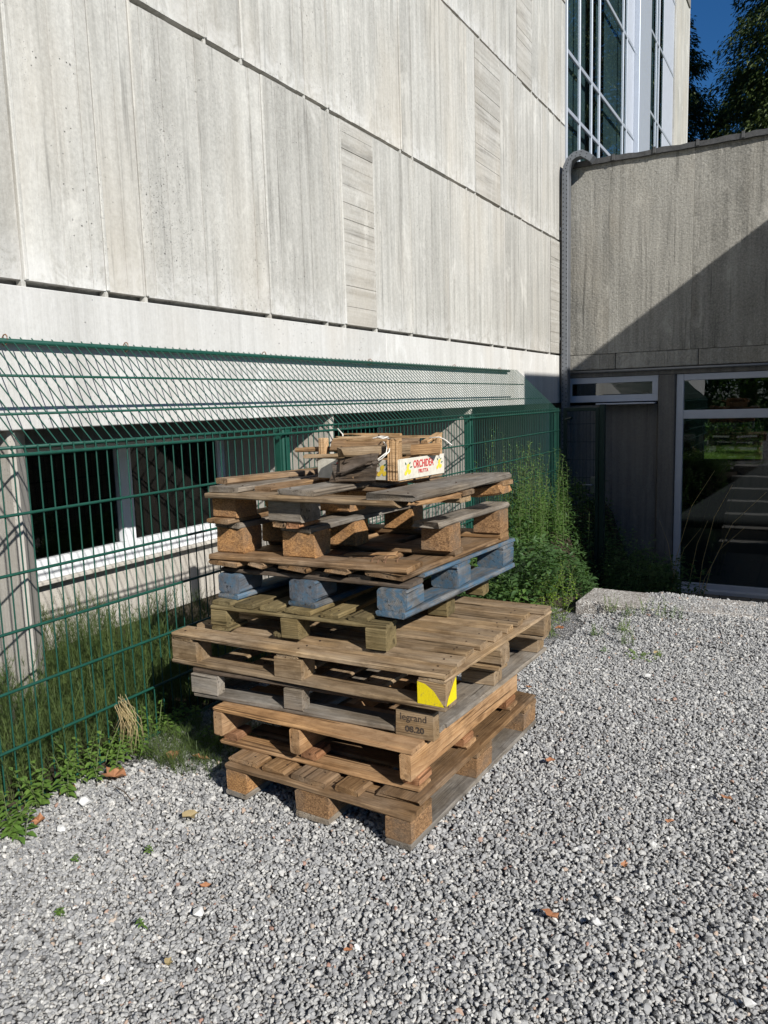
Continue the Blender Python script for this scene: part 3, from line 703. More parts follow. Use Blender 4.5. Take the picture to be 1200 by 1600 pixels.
# cable duct in the corner
duct = empty('cable_duct', (-3.0, 10.45, 0), 0, 'perforated galvanised cable duct climbing the corner and hooking over the annex parapet', 'cable duct')
DX0, DX1, DY = -3.05, -2.955, 10.37
def prism(path, w0, w1, dy, name, mat):
    """sweep a rectangular channel along a path in the XZ plane offset; path = list of (x,z) centre points with half thickness"""
    V = []; n = len(path)
    for i, (x, z) in enumerate(path):
        a = path[max(0, i-1)]; b = path[min(n-1, i+1)]; dx, dz = b[0]-a[0], b[1]-a[1]; l = math.hypot(dx, dz); nx_, nz_ = dz/l, -dx/l
        for (s, y) in ((-1, dy[0]), (1, dy[0]), (1, dy[1]), (-1, dy[1])): V.append((x+nx_*s*w0, y, z+nz_*s*w0))
    F = [(i*4+q, i*4+(q+1) % 4, (i+1)*4+(q+1) % 4, (i+1)*4+q) for i in range(n-1) for q in range(4)]+[(3, 2, 1, 0), tuple((n-1)*4+q for q in range(4))]
    m = MB(); m.add(V, F); return part(m, name, mat, duct, bevel=.003)
path = [(-3.0, -.6), (-3.0, 4.30), (-2.985, 4.38), (-2.945, 4.455), (-2.88, 4.50), (-2.79, 4.51), (-2.71, 4.46), (-2.66, 4.42)]
prism(path, .040, .040, (DY, DY+.14), 'channel', GALV)
h = MB()
for i in range(86):
    z = 4.33-i*.055
    for dx in (-.022, .022):
        cx = -3.0+dx; cz = z-(.02 if dx > 0 else 0)
        V = [(cx+.006*math.cos(t*math.pi/3), DY-.0012, cz+.011*math.sin(t*math.pi/3)) for t in range(6)]; h.add(V, [tuple(range(6))])
for (x, z) in ((-2.985, 4.37), (-2.96, 4.43), (-2.92, 4.475), (-2.86, 4.50), (-2.80, 4.505), (-2.73, 4.47)):
    for d in (-.018, .018):
        V = [(x+d*.4+.007*math.cos(t*math.pi/3), DY-.0012, z+d+.007*math.sin(t*math.pi/3)) for t in range(6)]; h.add(V, [tuple(range(6))])
tag(part(h, 'perforations', BLACK, duct), kind='stuff')
for z in (.6, 2.2, 3.6): wbox(duct, 'wall_bracket', (-3.078, DY+.02, z), (-3.05, DY+.10, z+.04), GALV, .003)

# ------------------------------------------------------------------ FENCE
XF = -2.57; SP = .0541; Y0F, Y1F = -.55, 8.69
fen = empty('mesh_fence', (XF, 4, 0), 0, 'long green wire mesh fence with its top leaning back to the concrete wall', 'fence')
def tube_obj(name, pts, r, mat, root, k=6):
    return part(MB().tube(pts, r, k), name, mat, root, smooth=True)
HZ = [-.002, .217, .433, .65, .865, 1.082, 1.296]
def wob(pts): return pts
for z in HZ: tube_obj('rail_wire', [(XF+.006, y, z+.002*math.sin(y*1.3+z*9)) for y in np.linspace(Y0F, Y1F, 14)], .0062 if z < 1.29 else .0075, GREEN, fen)
tube_obj('rail_wire', [(XF-.012, y, 1.325) for y in (Y0F, Y1F)], .007, GREEN, fen)
XT, ZT = -3.052, 1.765
for t in (1/3, 2/3): tube_obj('rail_wire', [(XF+(XT-XF)*t, y, 1.30+(ZT-1.30)*t-.008) for y in (Y0F, Y1F-.42*t)], .0062, GREEN, fen)
tube_obj('top_rail', [(XT+.004, y, ZT-.010) for y in (Y0F, Y1F-.30)], .0125, GREEN, fen, 8)
vm = None; smm = None
nW = int((Y1F-Y0F)/SP)
for i in range(nW+1):
    y = Y0F+i*SP
    if vm is None:
        o = MB().tube([(0, 0, -.03), (0, 0, 1.333)], .0031, 5, False).build('upright_wire', GREEN, fen, smooth=True); vm = o.data
        s_ = MB().tube([(0, 0, 0), (XT-XF-.012, 0, ZT-1.30+.012)], .0029, 5, False).build('slanted_wire', GREEN, fen, smooth=True); smm = s_.data
    else:
        o = link('upright_wire', vm, GREEN, fen); s_ = link('slanted_wire', smm, GREEN, fen)
    o.location = (random.uniform(-.001, .001), y-4, 0); s_.location = (0, y-4+.01, 1.298); s_.rotation_euler = (0, 0, random.uniform(-.006, .006))
# posts
for y in (.88, 3.53, 6.18, 8.75):
    hw_ = .032
    p = wbox(fen, 'post', (XF-.075, y-hw_, -.3), (XF-.012, y+hw_, 1.29), GREEN, .006)
    c = MB().box((-.036, -.036, 0), (.036, .036, .03)).build('cap', GREEN, p, bevel=.006); c.location = (0, 0, .795)
    q = MB().box((.033, -.012, -.76), (.040, .012, .74)).build('clamp_strip', GREEN, p, bevel=.002)
    for z in (-.55, -.1, .35): 
        q = MB().box((.040, -.02, z), (.052, .02, z+.03)).build('clamp', GREEN, p, bevel=.002)
# wire rings tying the top rail to hooks in the wall
for y in (2.19, 2.86, 3.98, 5.3, 6.9, 8.1):
    pts = [(XT-.004+.018*math.cos(a), y+.004*math.sin(a), ZT-.004+.024*math.sin(a)) for a in np.linspace(0, 6.0, 10)]
    part(MB().tube(pts, .003, 5), 'tie_ring', plain('rusty_wire', (.22, .12, .07), .8) if y == 2.19 else bpy.data.materials['rusty_wire'], fen, smooth=True)
# gate closing the end of the light well
GATEM = plain('dark_gate_coating', (.008, .022, .020), .5)
gate = empty('mesh_gate', (-2.35, 8.72, 0), 0, 'narrow dark green gate with a lever handle in the shaded corner', 'gate')
gz0, gz1 = -.6, 1.33
gf = MB(); 
for (a, b) in (((-2.53, 8.70, gz0), (-2.49, 8.74, gz1)), ((-2.17, 8.70, gz0), (-2.13, 8.74, gz1)), ((-2.49, 8.70, gz1-.04), (-2.17, 8.74, gz1)), ((-2.49, 8.70, gz0), (-2.17, 8.74, gz0+.04))): gf.box(a, b)
part(gf, 'gate_frame', GATEM, gate, bevel=.003)
for i in range(8): tube_obj('upright_wire', [(-2.47+i*.04, 8.72, gz0+.04), (-2.47+i*.04, 8.72, gz1-.04)], .0028, GATEM, gate, 5)
for i in range(9): tube_obj('rail_wire', [(-2.49, 8.713, gz0+.15+i*.2), (-2.17, 8.713, gz0+.15+i*.2)], .003, GATEM, gate, 5)
wbox(gate, 'lock_box', (-2.215, 8.685, .38), (-2.165, 8.755, .56), plain('lock_metal', (.12, .13, .13), .4, .6), .004)
part(MB().tube([(-2.19, 8.68, .475), (-2.19, 8.645, .475), (-2.29, 8.64, .475)], .009, 6), 'handle', GALV, gate, smooth=True)
part(MB().tube([(-2.50, 8.69, 1.20), (-2.42, 8.66, 1.22)], .016, 6), 'hinge', GATEM, gate)
wbox(gate, 'gate_post', (-2.125, 8.69, -.9), (-2.065, 8.75, 1.36), GATEM, .005)

# ------------------------------------------------------------------ PALLETS
def text_mesh(s, size, mat, parent, loc, rot, ext=.0004, name='lettering', sx=1., bold=0.):
    cu = bpy.data.curves.new('t', 'FONT'); cu.body = s; cu.size = size; cu.align_x = 'CENTER'; cu.align_y = 'CENTER'; cu.extrude = ext; cu.offset = bold; cu.resolution_u = 3
    o = bpy.data.objects.new('t', cu); col.objects.link(o); dg = bpy.context.evaluated_depsgraph_get()
    me = bpy.data.meshes.new_from_object(o.evaluated_get(dg)); bpy.data.objects.remove(o)
    t = link(name, me, mat, parent); t.location = loc; t.rotation_euler = rot; t.scale = (sx, 1, 1); return t
GRP = 'wooden pallets stacked in the yard'
D = math.radians
# 1 bottom
p = empty('pallet', (-1.10, 2.082, .004), D(-2.2), 'bottom pallet of the stack, brown, resting on the gravel on pressed-chip blocks', 'pallet', GRP)
Wp, Lp = .80, 1.14
for x in ((-.10, 0), (-.4725, -.3275), (-.80, -.70)): bx(p, 'bottom_board', x, (0.0, Lp), (0, .021), W_GREY, 'y')
for yr in ((.002, .147), (.51, .655), (Lp-.147, Lp-.002)):
    for x, m_ in (((-.102, -.002), CHIP_D), ((-.472, -.328), CHIP_D), ((-.798, -.70), CHIP)): block(p, x, yr, (.021, .099), m_, 'y')
for yr in ((0, .145), (.51, .655), (Lp-.145, Lp)): bx(p, 'cross_board', (-Wp, 0), yr, (.099, .121), W_BROWN)
for i, x in enumerate(((-.80, -.662), (-.632, -.532), (-.50, -.352), (-.315, -.215), (-.165, -.0))): 
    bx(p, 'deck_board', x, (.018+random.uniform(-.004, .008)+(0.05 if i == 4 else 0), Lp-.01), (.1215, .1435), W_BROWN, 'y', cham=.007, ragged=(.004 if i < 4 else .012, .004))
# 2
p = empty('pallet', (-1.118, 2.160, .149), D(-.8), 'second pallet from the bottom, fresh orange wood with narrow upright beams', 'pallet', GRP)
RACK = .03; Wp, Lp = .880, .92
for yr in ((.03, .12), (.40, .49), (Lp-.10, Lp-.01)): bx(p, 'bottom_board', (-Wp, -.01), yr, (0, .017), W_ORANGE, warp=.003)
for yr in ((.04, .13), (.38, .47), (Lp-.13, Lp-.03)):
    for x in ((-.078, -.012), (-.50, -.43), (-.875, -.805)): block(p, x, yr, (.018, .0495), W_RED, 'y')
for x in ((-.062, -.018), (-.515, -.472), (-.880, -.837)): bx(p, 'beam', x, (0, Lp), (.050, .142), W_ORANGE, 'y', warp=.002)
for yr in ((0, .10), (.20, .27), (.38, .48), (.60, .67), (Lp-.10, Lp)): bx(p, 'top_board', (-Wp+.0, -.018), yr, (.1425, .160), W_ORANGE, warp=.002)
for yr in ((.15, .23), (.27, .35), (.55, .63), (.68, .76)): bx(p, 'bottom_board', (-Wp+.05, -.13), yr, (.001, .017), W_BROWN)
# 3 (stamped corner block)
p = empty('pallet', (-1.104, 2.268, .311), D(2.4), 'third pallet from the bottom, grey boards and a corner block stamped legrand 08.20', 'pallet', GRP)
RACK = .10; Wp, Lp = 1.04, 1.07
for x in ((-.145, 0), (-.61, -.47), (-Wp, -Wp+.14)): bx(p, 'bottom_board', x, (.105, Lp), (0, .02), W_GREY, 'y')
bx(p, 'bottom_board', (-Wp, -.005), (0, .10), (0, .02), W_GREY)
lb = None
for yi, yr in enumerate(((0, .10), (.50, .60), (Lp-.11, Lp))):
    for xi, x in enumerate(((-.168, 0), (-.60, -.52), (-Wp, -Wp+.125))):
        z0 = .020; z1 = .098
        if yi == 0 and xi == 0: z0, z1 = -.006, .092; x = (-.138, .003); yr = (-.008, .040)
        if yi > 0 and xi == 0: x = (-.145, -.01)
        b = block(p, x, yr, (z0+.0005, z1), W_TAN if xi == 0 else W_GREY, 'x', cham=.002, jit=.15)
        if yi == 0 and xi == 0: lb = b
text_mesh('legrand', .035, INK, lb, (-.004, -.0247, .024), (D(90), 0, 0), sx=.98, bold=.0002)
text_mesh('08.20', .0300, INK, lb, (.000, -.0247, -.018), (D(90), 0, 0), sx=1.08, bold=.0011)
for yr in ((0, .10), (.50, .60), (Lp-.10, Lp)): bx(p, 'cross_board', (-Wp, -.17 if yr[0] == 0 else -.02), yr, (.0985, .115), W_DARK if yr[0] == 0 else W_GREY)
for x in ((-1.05, -.95), (-.88, -.80), (-.72, -.62), (-.54, -.44), (-.36, -.26)): bx(p, 'deck_board', x, (.105, .495), (.0985, .114), W_TAN, 'y'); bx(p, 'deck_board', x, (.605, Lp-.105), (.0985, .114), W_TAN, 'y')
# 4 yellow corner
p = empty('pallet', (-1.040, 2.228, .4305), D(-.2), 'fourth pallet from the bottom, the widest, pale brown with a yellow-sprayed corner block', 'pallet', GRP)
RACK = .06; Wp, Lp = 1.215, .975
for yr in ((0, .095), (.44, .53), (Lp-.095, Lp)): bx(p, 'bottom_board', (-Wp, -.004 if yr[0] == 0 else -.01), yr, (0, .019), W_TAN, warp=.002)
yb = None
for yi, yr in enumerate(((.002, .09), (.44, .535), (Lp-.10, Lp-.002))):
    for xi, x in enumerate(((-.105, -.002), (-.70, -.58), (-Wp+.002, -Wp+.13))):
        if yi == 1 and xi == 0: x = (-.16, -.002)
        b = block(p, x, yr, (.0195, .098), W_TAN, 'x', cham=.012 if (yi == 1) else .003, jit=.2)
        if yi == 0 and xi == 0: yb = b
hx = .0515; hy = .044
yp = MB(); yp.add([(-hx+.001, -hy-.0012, -.041), (hx-.004, -hy-.0012, -.041), (hx-.010, -hy-.0012, -.032), (.010, -hy-.0012, .010), (-.02, -hy-.0012, .030), (-hx+.001, -hy-.0012, .036)], [(0, 1, 2, 3, 4, 5)])
yp.add([(hx+.0012, -hy+.006, -.040), (hx+.0012, hy-.001, -.040), (hx+.0012, hy-.001, .039), (hx+.0012, hy-.022, .025), (hx+.0012, -hy+.02, -.018)], [(0, 1, 2, 3, 4)])
yp.build('paint_patch', YELLOW, yb)
for x in ((-.10, 0), (-.69, -.59), (-Wp, -Wp+.11)): bx(p, 'cross_board', x, (.002, Lp), (.0985, .110), W_TAN, 'y', warp=.001)
yv = 0
for i, wd in enumerate((.098, .072, .072, .070, .095, .072, .070, .070, .095)):
    y1 = yv+wd
    bx(p, 'deck_board', (-Wp+random.uniform(0, .03), -.002 if i in (0, 8) else -random.uniform(.02, .05)), (yv, y1), (.1105, .131), W_TAN, warp=.003, tilt=(0, 0, random.uniform(-.012, .012) if 0 < i < 8 else 0), cham=.004)
    yv = y1+.0325
# 5 green
p = empty('pallet', (-1.325, 2.348, .5635), D(2), 'fifth pallet from the bottom, the smallest, with green-stained treated wood', 'pallet', GRP)
RACK = .05; Wp, Lp = .79, .98
for x in ((-.79, -.70),): bx(p, 'bottom_board', x, (0, .12), (0, .017), W_GREEN, 'y')
for yi, yr in enumerate(((.0, .085), (.50, .59), (.88, .965))):
    for xi, x in enumerate(((-.082, 0), (-.45, -.375), (-.79, -.715))):
        b = block(p, x, yr, (.018 if xi == 2 else 0.001, .084), W_GREEN, 'x')
        if yi == 0 and xi == 1:
            bx(p, 'bark_wedge', (-.49, -.451), (.005, .05), (.001, .02), W_GREEN)
for yr in ((0, .09), (.50, .59), (.88, .97)): bx(p, 'cross_board', (-Wp, 0), yr, (.0845, .099), W_GREEN, warp=.003)
for i, x in enumerate(((-.79, -.695), (-.675, -.585), (-.555, -.47), (-.44, -.315), (-.275, -.195), (-.16, -.075))): bx(p, 'deck_board', x, (.004+random.uniform(0, .01), Lp), (.0995, .117), W_GREEN, 'y', cham=.004)
# 6 blue
p = empty('pallet', (-1.262, 2.388, .6815), D(1.0), 'third pallet from the top, with worn blue paint on blocks and boards', 'pallet', GRP)
RACK = .085; Wp, Lp = .855, .97
for x in ((-.125, 0), (-.51, -.38), (-.855, -.745)): bx(p, 'bottom_board', x, (0, Lp), (0, .022), W_BLUE, 'y', cham=.006)
for yi, yr in enumerate(((.003, .148), (.40, .53), (Lp-.148, Lp-.003))):
    for xi, x in enumerate(((-.123, -.002), (-.508, -.382), (-.853, -.747))): block(p, x, yr, (.0225, .104), W_BLUEEND if xi else W_BLUE, 'y', cham=.010)
for yr in ((.02, .145), (.39, .535), (Lp-.145, Lp)): bx(p, 'cross_board', (-Wp, -.004), yr, (.1045, .121), W_DARK if yr[0] < .1 else W_BLUE)
for x in ((-.855, -.74), (-.68, -.58), (-.48, -.34), (-.26, -.16), (-.12, 0)): bx(p, 'deck_board', x, (0.035 if x[1] < 0 else 0.15, Lp), (.1215, .138), W_DARK if x[1] < 0 else W_BLUE, 'y')
# 7 brown, upside down
p = empty('pallet', (-1.268, 2.398, .8215), D(3.2), 'second pallet from the top, upside down, its front right block torn off', 'pallet', GRP)
RACK = .13; Wp, Lp = .875, .90
for x in ((-.875, -.72), (-.68, -.60), (-.545, -.40), (-.335, -.225), (-.165, 0)): bx(p, 'deck_board', x, (.0, Lp), (0, .021), W_BROWN, 'y', cham=.007, ragged=(.006, .004))
for i, yr in enumerate(((0, .145), (.36, .46), (Lp-.12, Lp))): bx(p, 'cross_board', (-Wp, 0), yr, (.0215, .043), W_BROWN if i else W_BROWN, cham=.005)
for yi, yr in enumerate(((.05, .18), (.32, .44), (Lp-.13, Lp-.002))):
    for xi, x in enumerate(((-.118, 0), (-.555, -.415), (-.872, -.745))):
        if yi == 0 and xi == 0: continue
        b = block(p, x, yr, (.0435, .1455), CHIP_D if (xi == 0) else CHIP, 'x', cham=.006)
        if yi == 0 and xi == 1:
            m = MB(); V = [(math.cos(t)*.022, -.0625, math.sin(t)*.008+.002*math.sin(5*t)) for t in np.linspace(0, 2*math.pi, 14)[:-1]]; m.add(V, [tuple(range(13))]); o = m.build('worn_stamp', PRINTW, b); o.rotation_euler = (0, D(8), 0); o.location = (-.005, 0, -.004)
bx(p, 'bottom_board', (-.875, -.74), (0.045, Lp), (.146, .168), W_GREY, 'y'); bx(p, 'bottom_board', (-.56, -.41), (0.045, Lp), (.146, .168), W_GREY, 'y', ragged=(.008, .004))
bx(p, 'bottom_board', (-.118, 0), (.27, Lp), (.146, .167), W_GREY, 'y', ragged=(.022, .004), cham=.008, nseg=7)
nl = MB()
for (x, y, a, hh) in ((-.16, .06, .5, .022), (-.13, .05, -.6, .026), (-.105, .06, .2, .03), (-.07, .09, .9, .02), (-.12, .08, 1.4, .02)):
    nl.tube([(x, y, .043), (x+.004*math.cos(a), y+.004, .043+hh*.6), (x+.016*math.cos(a), y+.016*math.sin(a), .043+hh)], .0016, 4)
nl.build('bent_nails', bpy.data.materials['rusty_wire'], p)
bx(p, 'splinter', (-.34, -.14), (.165, .20), (.044, .052), W_ORANGE, tilt=(0, D(-3), D(6)), ragged=(.02, .01))
# 8 top
p = empty('pallet', (-1.170, 2.290, .991), D(-3.2), 'top pallet of the stack, grey and broken, missing its front right block', 'pallet', GRP)
RACK = 0.; Wp, Lp = .945, .84
bx(p, 'bottom_board', (-.963, -.85), (0.01, Lp), (0, .019), W_BROWN, 'y'); bx(p, 'bottom_board', (-.66, -.595), (.05, .17), (0, .018), W_BROWN, 'y', ragged=(.004, .012)); bx(p, 'bottom_board', (-.59, -.53), (.05, .19), (0, .019), W_RED, 'y', ragged=(.004, .02))
for yi, yr in enumerate(((.004, .13), (.36, .49), (Lp-.13, Lp-.002))):
    for xi, x in enumerate((None, (-.67, -.515), (-.962, -.84))):
        if x is None: continue
        if yi == 0 and xi == 1: yr = (.045, .17)
        block(p, x, yr, (.0195, .104), W_GREY if (xi == 1 and yi == 0) else CHIP, 'x', cham=.006)
bx(p, 'cross_board', (-.965, -.075), (0, .12), (.1045, .125), W_TAN, warp=.004, ragged=(.003, .02), nseg=7, cham=.005)
bx(p, 'cross_board', (-.965, -.0), (.36, .46), (.1045, .124), W_BROWN); bx(p, 'cross_board', (-.965, 0), (Lp-.11, Lp), (.1045, .124), W_BROWN)
bx(p, 'deck_board', (-.96, -.80), (.025, Lp-.02), (.1255, .147), W_GREY, 'y'); bx(p, 'deck_board', (-.785, -.70), (.10, Lp-.05), (.1255, .145), W_BROWN, 'y')
bx(p, 'deck_board', (-.60, -.42), (.03, .62), (.1255, .148), W_GREY, 'y', cham=.007, tilt=(0, 0, D(-2)))
bx(p, 'deck_board', (-.44, -.34), (.38, Lp), (.1255, .145), W_GREY, 'y')
rbd = bx(p, 'deck_board', (-.195, .0), (.015, Lp-.02), (.1255, .150), W_GREY, 'y', cham=.007, ragged=(.010, .006), nseg=7, warp=.004)
bx(p, 'splinter', (-.028, .004), (.02, .34), (.108, .124), W_ORANGE, 'y', tilt=(0, D(1.5), 0), ragged=(.03, .02))
block(p, (-.125, -.01), (.36, .45), (.078, .104), W_TAN, 'x', 'block_fragment')
bx(p, 'block_fragment', (-.14, -.002), (Lp-.14, Lp-.02), (.062, .1035), CHIP, tilt=(0, D(-7), 0), ragged=(.014, .01), cham=.008)
bx(p, 'loose_board', (-.93, -.85), (.10, .90), (.1485, .171), W_BROWN, 'y', tilt=(0, 0, D(-11)))

# ------------------------------------------------------------------ CRATE AND SCRAPS
RACK = 0.
cr0 = empty('fruit_crate', (-1.415, 2.650, 1.1425), D(-6), 'small wooden fruit crate printed ORCHIDEA FRUTTA in red with yellow lemons', 'crate')
cw, cl = .40, .335
CRW = wood('crate_veneer', (.40, .24, .12), (.66, .46, .28), (.5, .42, .33), .2)
bx(cr0, 'base_slat', (-cw, 0), (0, .10), (0, .006), CRW); bx(cr0, 'base_slat', (-cw, 0), (.12, .22), (0, .006), CRW); bx(cr0, 'base_slat', (-cw, 0), (.24, cl), (0, .006), CRW)
e1 = bx(cr0, 'side_panel', (0.0, .005), (0, cl), (.006, .088), PRINTW, 'y', cham=.001, warp=.0004, jit=.1)
e2 = bx(cr0, 'end_panel', (-cw, -.001), (-.005, 0), (.006, .085), PRINTW, cham=.001, warp=.0004, jit=.1)
bx(cr0, 'side_panel', (-cw-.005, -cw), (0, cl), (.006, .088), CRW, 'y', cham=.001, warp=.0004, jit=.1); bx(cr0, 'end_panel', (-cw, 0), (cl, cl+.005), (.006, .085), CRW, cham=.001, warp=.0004, jit=.1)
for (x, y) in ((-.032, .002), (-.032, cl-.032), (-cw+.002, .002), (-cw+.002, cl-.032)):
    bx(cr0, 'corner_post', (x, x+.030), (y, y+.030), (.006, .168), CRW, 'x', cham=.002)
bx(cr0, 'outer_slat', (-.042, .002), (-.010, -.0055), (.006, .165), CRW); 
bx(cr0, 'top_rail', (-cw, .0), (cl-.006, cl+.0), (.152, .163), CRW, cham=.001); bx(cr0, 'top_rail', (-.25, -.03), (.0, .006), (.156, .166), CRW, cham=.001)
bx(cr0, 'top_rail', (-cw, -.10), (cl*.5, cl*.5+.012), (.172, .180), CRW, cham=.001)
bx(cr0, 'top_rail', (-.03, .0), (cl-.12, cl), (.152, .162), CRW, 'y', cham=.001, tilt=(0, D(-14), 0))
text_mesh('ORCHIDEA', .043, RED, cr0, (.0064, .172, .060), (D(90), 0, D(90)), sx=.70, bold=.0007)
text_mesh('FRUTTA', .021, RED, cr0, (.0064, .17, .031), (D(90), 0, D(90)), sx=.95, bold=.0004)
text_mesh('ORCHIDEA', .034, RED, cr0, (-.225, -.0064, .060), (D(90), 0, 0), sx=.9, bold=.0009)
def lemons(cx, cz, face, s=1.):
    m = MB(); g = MB()
    for i, (dx, dz) in enumerate(((0, 0), (.014, -.008), (-.012, -.010), (.004, .016))):
        V = []
        for t in np.linspace(0, 2*math.pi, 13)[:-1]:
            a, b = cx+(dx+.011*math.cos(t))*s, cz+(dz+.009*math.sin(t)+.003*math.cos(t))*s
            V.append((.0062+.0001*i, a, b) if face == 'x' else (a, -.0062-.0001*i, b))
        m.add(V, [tuple(range(12)) if face == 'x' else tuple(range(12))[::-1]])
    for (dx, dz, r) in ((.010, .022, .6), (-.008, .020, 2.2), (.018, .010, .1)):
        V = []
        for t in range(6):
            u = (t if t < 4 else 6-t)/3.; 
        pts = [(0, 0), (.007, .004), (.016, 0), (.007, -.004)]
        for (u, v) in pts:
            a, b = cx+(dx+u*math.cos(r)-v*math.sin(r))*s, cz+(dz+u*math.sin(r)+v*math.cos(r))*s
            V.append((.0068, a, b) if face == 'x' else (a, -.0068, b))
        g.add(V, [(0, 1, 2, 3)])
    m.build('lemon_print', LEMON, cr0); g.build('leaf_print', LEAFP, cr0)
lemons(.055, .042, 'x'); lemons(.292, .045, 'x', .9); lemons(-.075, .040, 'y')
def timber(name, p0, p1, wd, th, mat, label, cat='wood scrap', roll=0., round_=False, ragged=(.008, .008)):
    p0, p1 = Vector(p0)+Vector((0, 0, .014)), Vector(p1)+Vector((0, 0, .014)); d = p1-p0; L = d.length
    if round_:
        o = MB().tube([(-L/2+L*i/5, random.uniform(-.003, .003), random.uniform(-.003, .003)) for i in range(6)], [wd*.42, wd*.5, wd*.5, wd*.48, wd*.5, wd*.4], 9).build(name, mat, None, smooth=False)
    else: o = board(None, name, (0, 0, 0), (L, wd, th), 'x', mat, .002, ragged=ragged, cham=.006, nseg=6)
    o.location = (p0+p1)/2; o.rotation_euler = (Matrix.Rotation(0, 3, 'X') @ d.to_track_quat('X', 'Z').to_matrix() @ Matrix.Rotation(roll, 3, 'X')).to_euler()
    tag(o, label, cat, 'scrap wood bundled over the crate'); return o
timber('round_stick', (-1.93, 2.70, 1.248), (-1.47, 2.80, 1.252), .022, .022, W_BROWN, 'thin round brown stick poking furthest left from the bundle', round_=True)
timber('timber_scrap', (-1.86, 2.66, 1.222), (-1.46, 2.86, 1.228), .035, .018, W_TAN, 'short pale slat with a split end just under the round stick')
timber('timber_scrap', (-1.765, 2.72, 1.268), (-1.43, 2.86, 1.260), .070, .042, W_BROWN, 'thick brown beam with a sawn pale end lying on top of the bundle', roll=.15)
timber('timber_scrap', (-1.635, 2.60, 1.246), (-1.425, 2.76, 1.250), .065, .036, W_TAN, 'front pale brown timber with a frayed rotten end on the bundle', ragged=(.02, .006))
timber('timber_scrap', (-1.55, 2.74, 1.236), (-1.36, 2.90, 1.243), .06, .045, W_BROWN, 'brown timber lying inside the crate towards its right end')
timber('timber_scrap', (-1.78, 2.80, 1.276), (-1.60, 2.84, 1.284), .045, .04, W_TAN, 'knobbly stub of light wood at the back left of the bundle', ragged=(.02, .02))
timber('timber_scrap', (-1.70, 2.66, 1.145), (-1.60, 2.60, 1.215), .05, .012, W_DARK, 'dark rotten bark piece hanging under the bundle left of the crate', ragged=(.03, .02))
timber('timber_scrap', (-1.66, 2.615, 1.150), (-1.50, 2.585, 1.205), .055, .010, W_DARK, 'dark thin splintered strip leaning up to the front timber', ragged=(.03, .02))
timber('timber_scrap', (-1.74, 2.72, 1.160), (-1.63, 2.66, 1.225), .06, .014, W_DARK, 'black charred board end leaning behind the bark piece', ragged=(.02, .02))
timber('timber_scrap', (-1.58, 2.60, 1.140), (-1.515, 2.64, 1.165), .04, .03, W_BROWN, 'small brown wedge of wood at the foot of the crate', ragged=(.01, .02))
timber('timber_scrap', (-1.69, 2.605, 1.163), (-1.475, 2.585, 1.172), .075, .010, W_DARK, 'wide dark rotten board face hiding the left end of the crate', ragged=(.03, .03), roll=1.25)
timber('timber_scrap', (-1.66, 2.59, 1.190), (-1.50, 2.60, 1.215), .06, .010, W_DARK, 'dark split board standing on edge above the wide rotten one', ragged=(.02, .03), roll=1.1)
tw = MB()
tw.tube([(-1.535, 2.80, 1.304), (-1.50, 2.72, 1.303), (-1.455, 2.66, 1.285), (-1.443, 2.63, 1.262), (-1.47, 2.62, 1.235), (-1.54, 2.615, 1.205), (-1.62, 2.61, 1.165), (-1.66, 2.62, 1.148)], .0028, 5)
tw.tube([(-1.56, 2.80, 1.303), (-1.51, 2.70, 1.300), (-1.463, 2.65, 1.281), (-1.452, 2.625, 1.258), (-1.50, 2.61, 1.222), (-1.58, 2.60, 1.185), (-1.66, 2.61, 1.152)], .0026, 5)
tw.tube([(-1.60, 2.78, 1.305), (-1.57, 2.80, 1.312), (-1.54, 2.80, 1.309), (-1.55, 2.78, 1.305), (-1.585, 2.79, 1.308)], .0035, 5)
tw.tube([(-1.40, 2.90, 1.300), (-1.36, 2.91, 1.302), (-1.33, 2.90, 1.292), (-1.30, 2.90, 1.27)], .0028, 5)
tw.tube([(-1.80, 2.83, 1.345), (-1.775, 2.83, 1.32), (-1.77, 2.82, 1.295), (-1.76, 2.80, 1.27)], .0028, 5)
tag(tw.build('twine', ROPE, smooth=True), 'white twine looped round the bundle of scrap wood and the crate', 'twine')

# ------------------------------------------------------------------ PLANTS
def leafset(P_, Dr, Nm, Ln, Wd, fold=.25, curl=.15):
    """vectorised leaves: base point, direction, normal, length, width -> verts, tris"""
    P_, Dr, Nm = map(lambda a: np.asarray(a, float), (P_, Dr, Nm)); Ln = np.asarray(Ln)[:, None]; Wd = np.asarray(Wd)[:, None]
    Dr = Dr/np.linalg.norm(Dr, axis=1, keepdims=True); S = np.cross(Dr, Nm); S /= np.linalg.norm(S, axis=1, keepdims=True)+1e-9; Nn = np.cross(S, Dr)
    b = P_; m1 = P_+Dr*Ln*.4-Nn*Wd*0; l = m1+S*Wd*.5+Nn*Wd*fold; r = m1-S*Wd*.5+Nn*Wd*fold; m2 = P_+Dr*Ln*.72-Nn*Ln*curl*.4
    l2 = m2+S*Wd*.33+Nn*Wd*fold*.7; r2 = m2-S*Wd*.33+Nn*Wd*fold*.7; t = P_+Dr*Ln-Nn*Ln*curl
    n = len(P_); V = np.stack([b, l, m1, r, l2, m2, r2, t], 1).reshape(-1, 3)
    T = np.array([(0, 2, 1), (0, 3, 2), (1, 2, 5), (1, 5, 4), (2, 3, 6), (2, 6, 5), (4, 5, 7), (5, 6, 7)])
    F = (T[None]+(np.arange(n)*8)[:, None, None]).reshape(-1, 3); return V, F
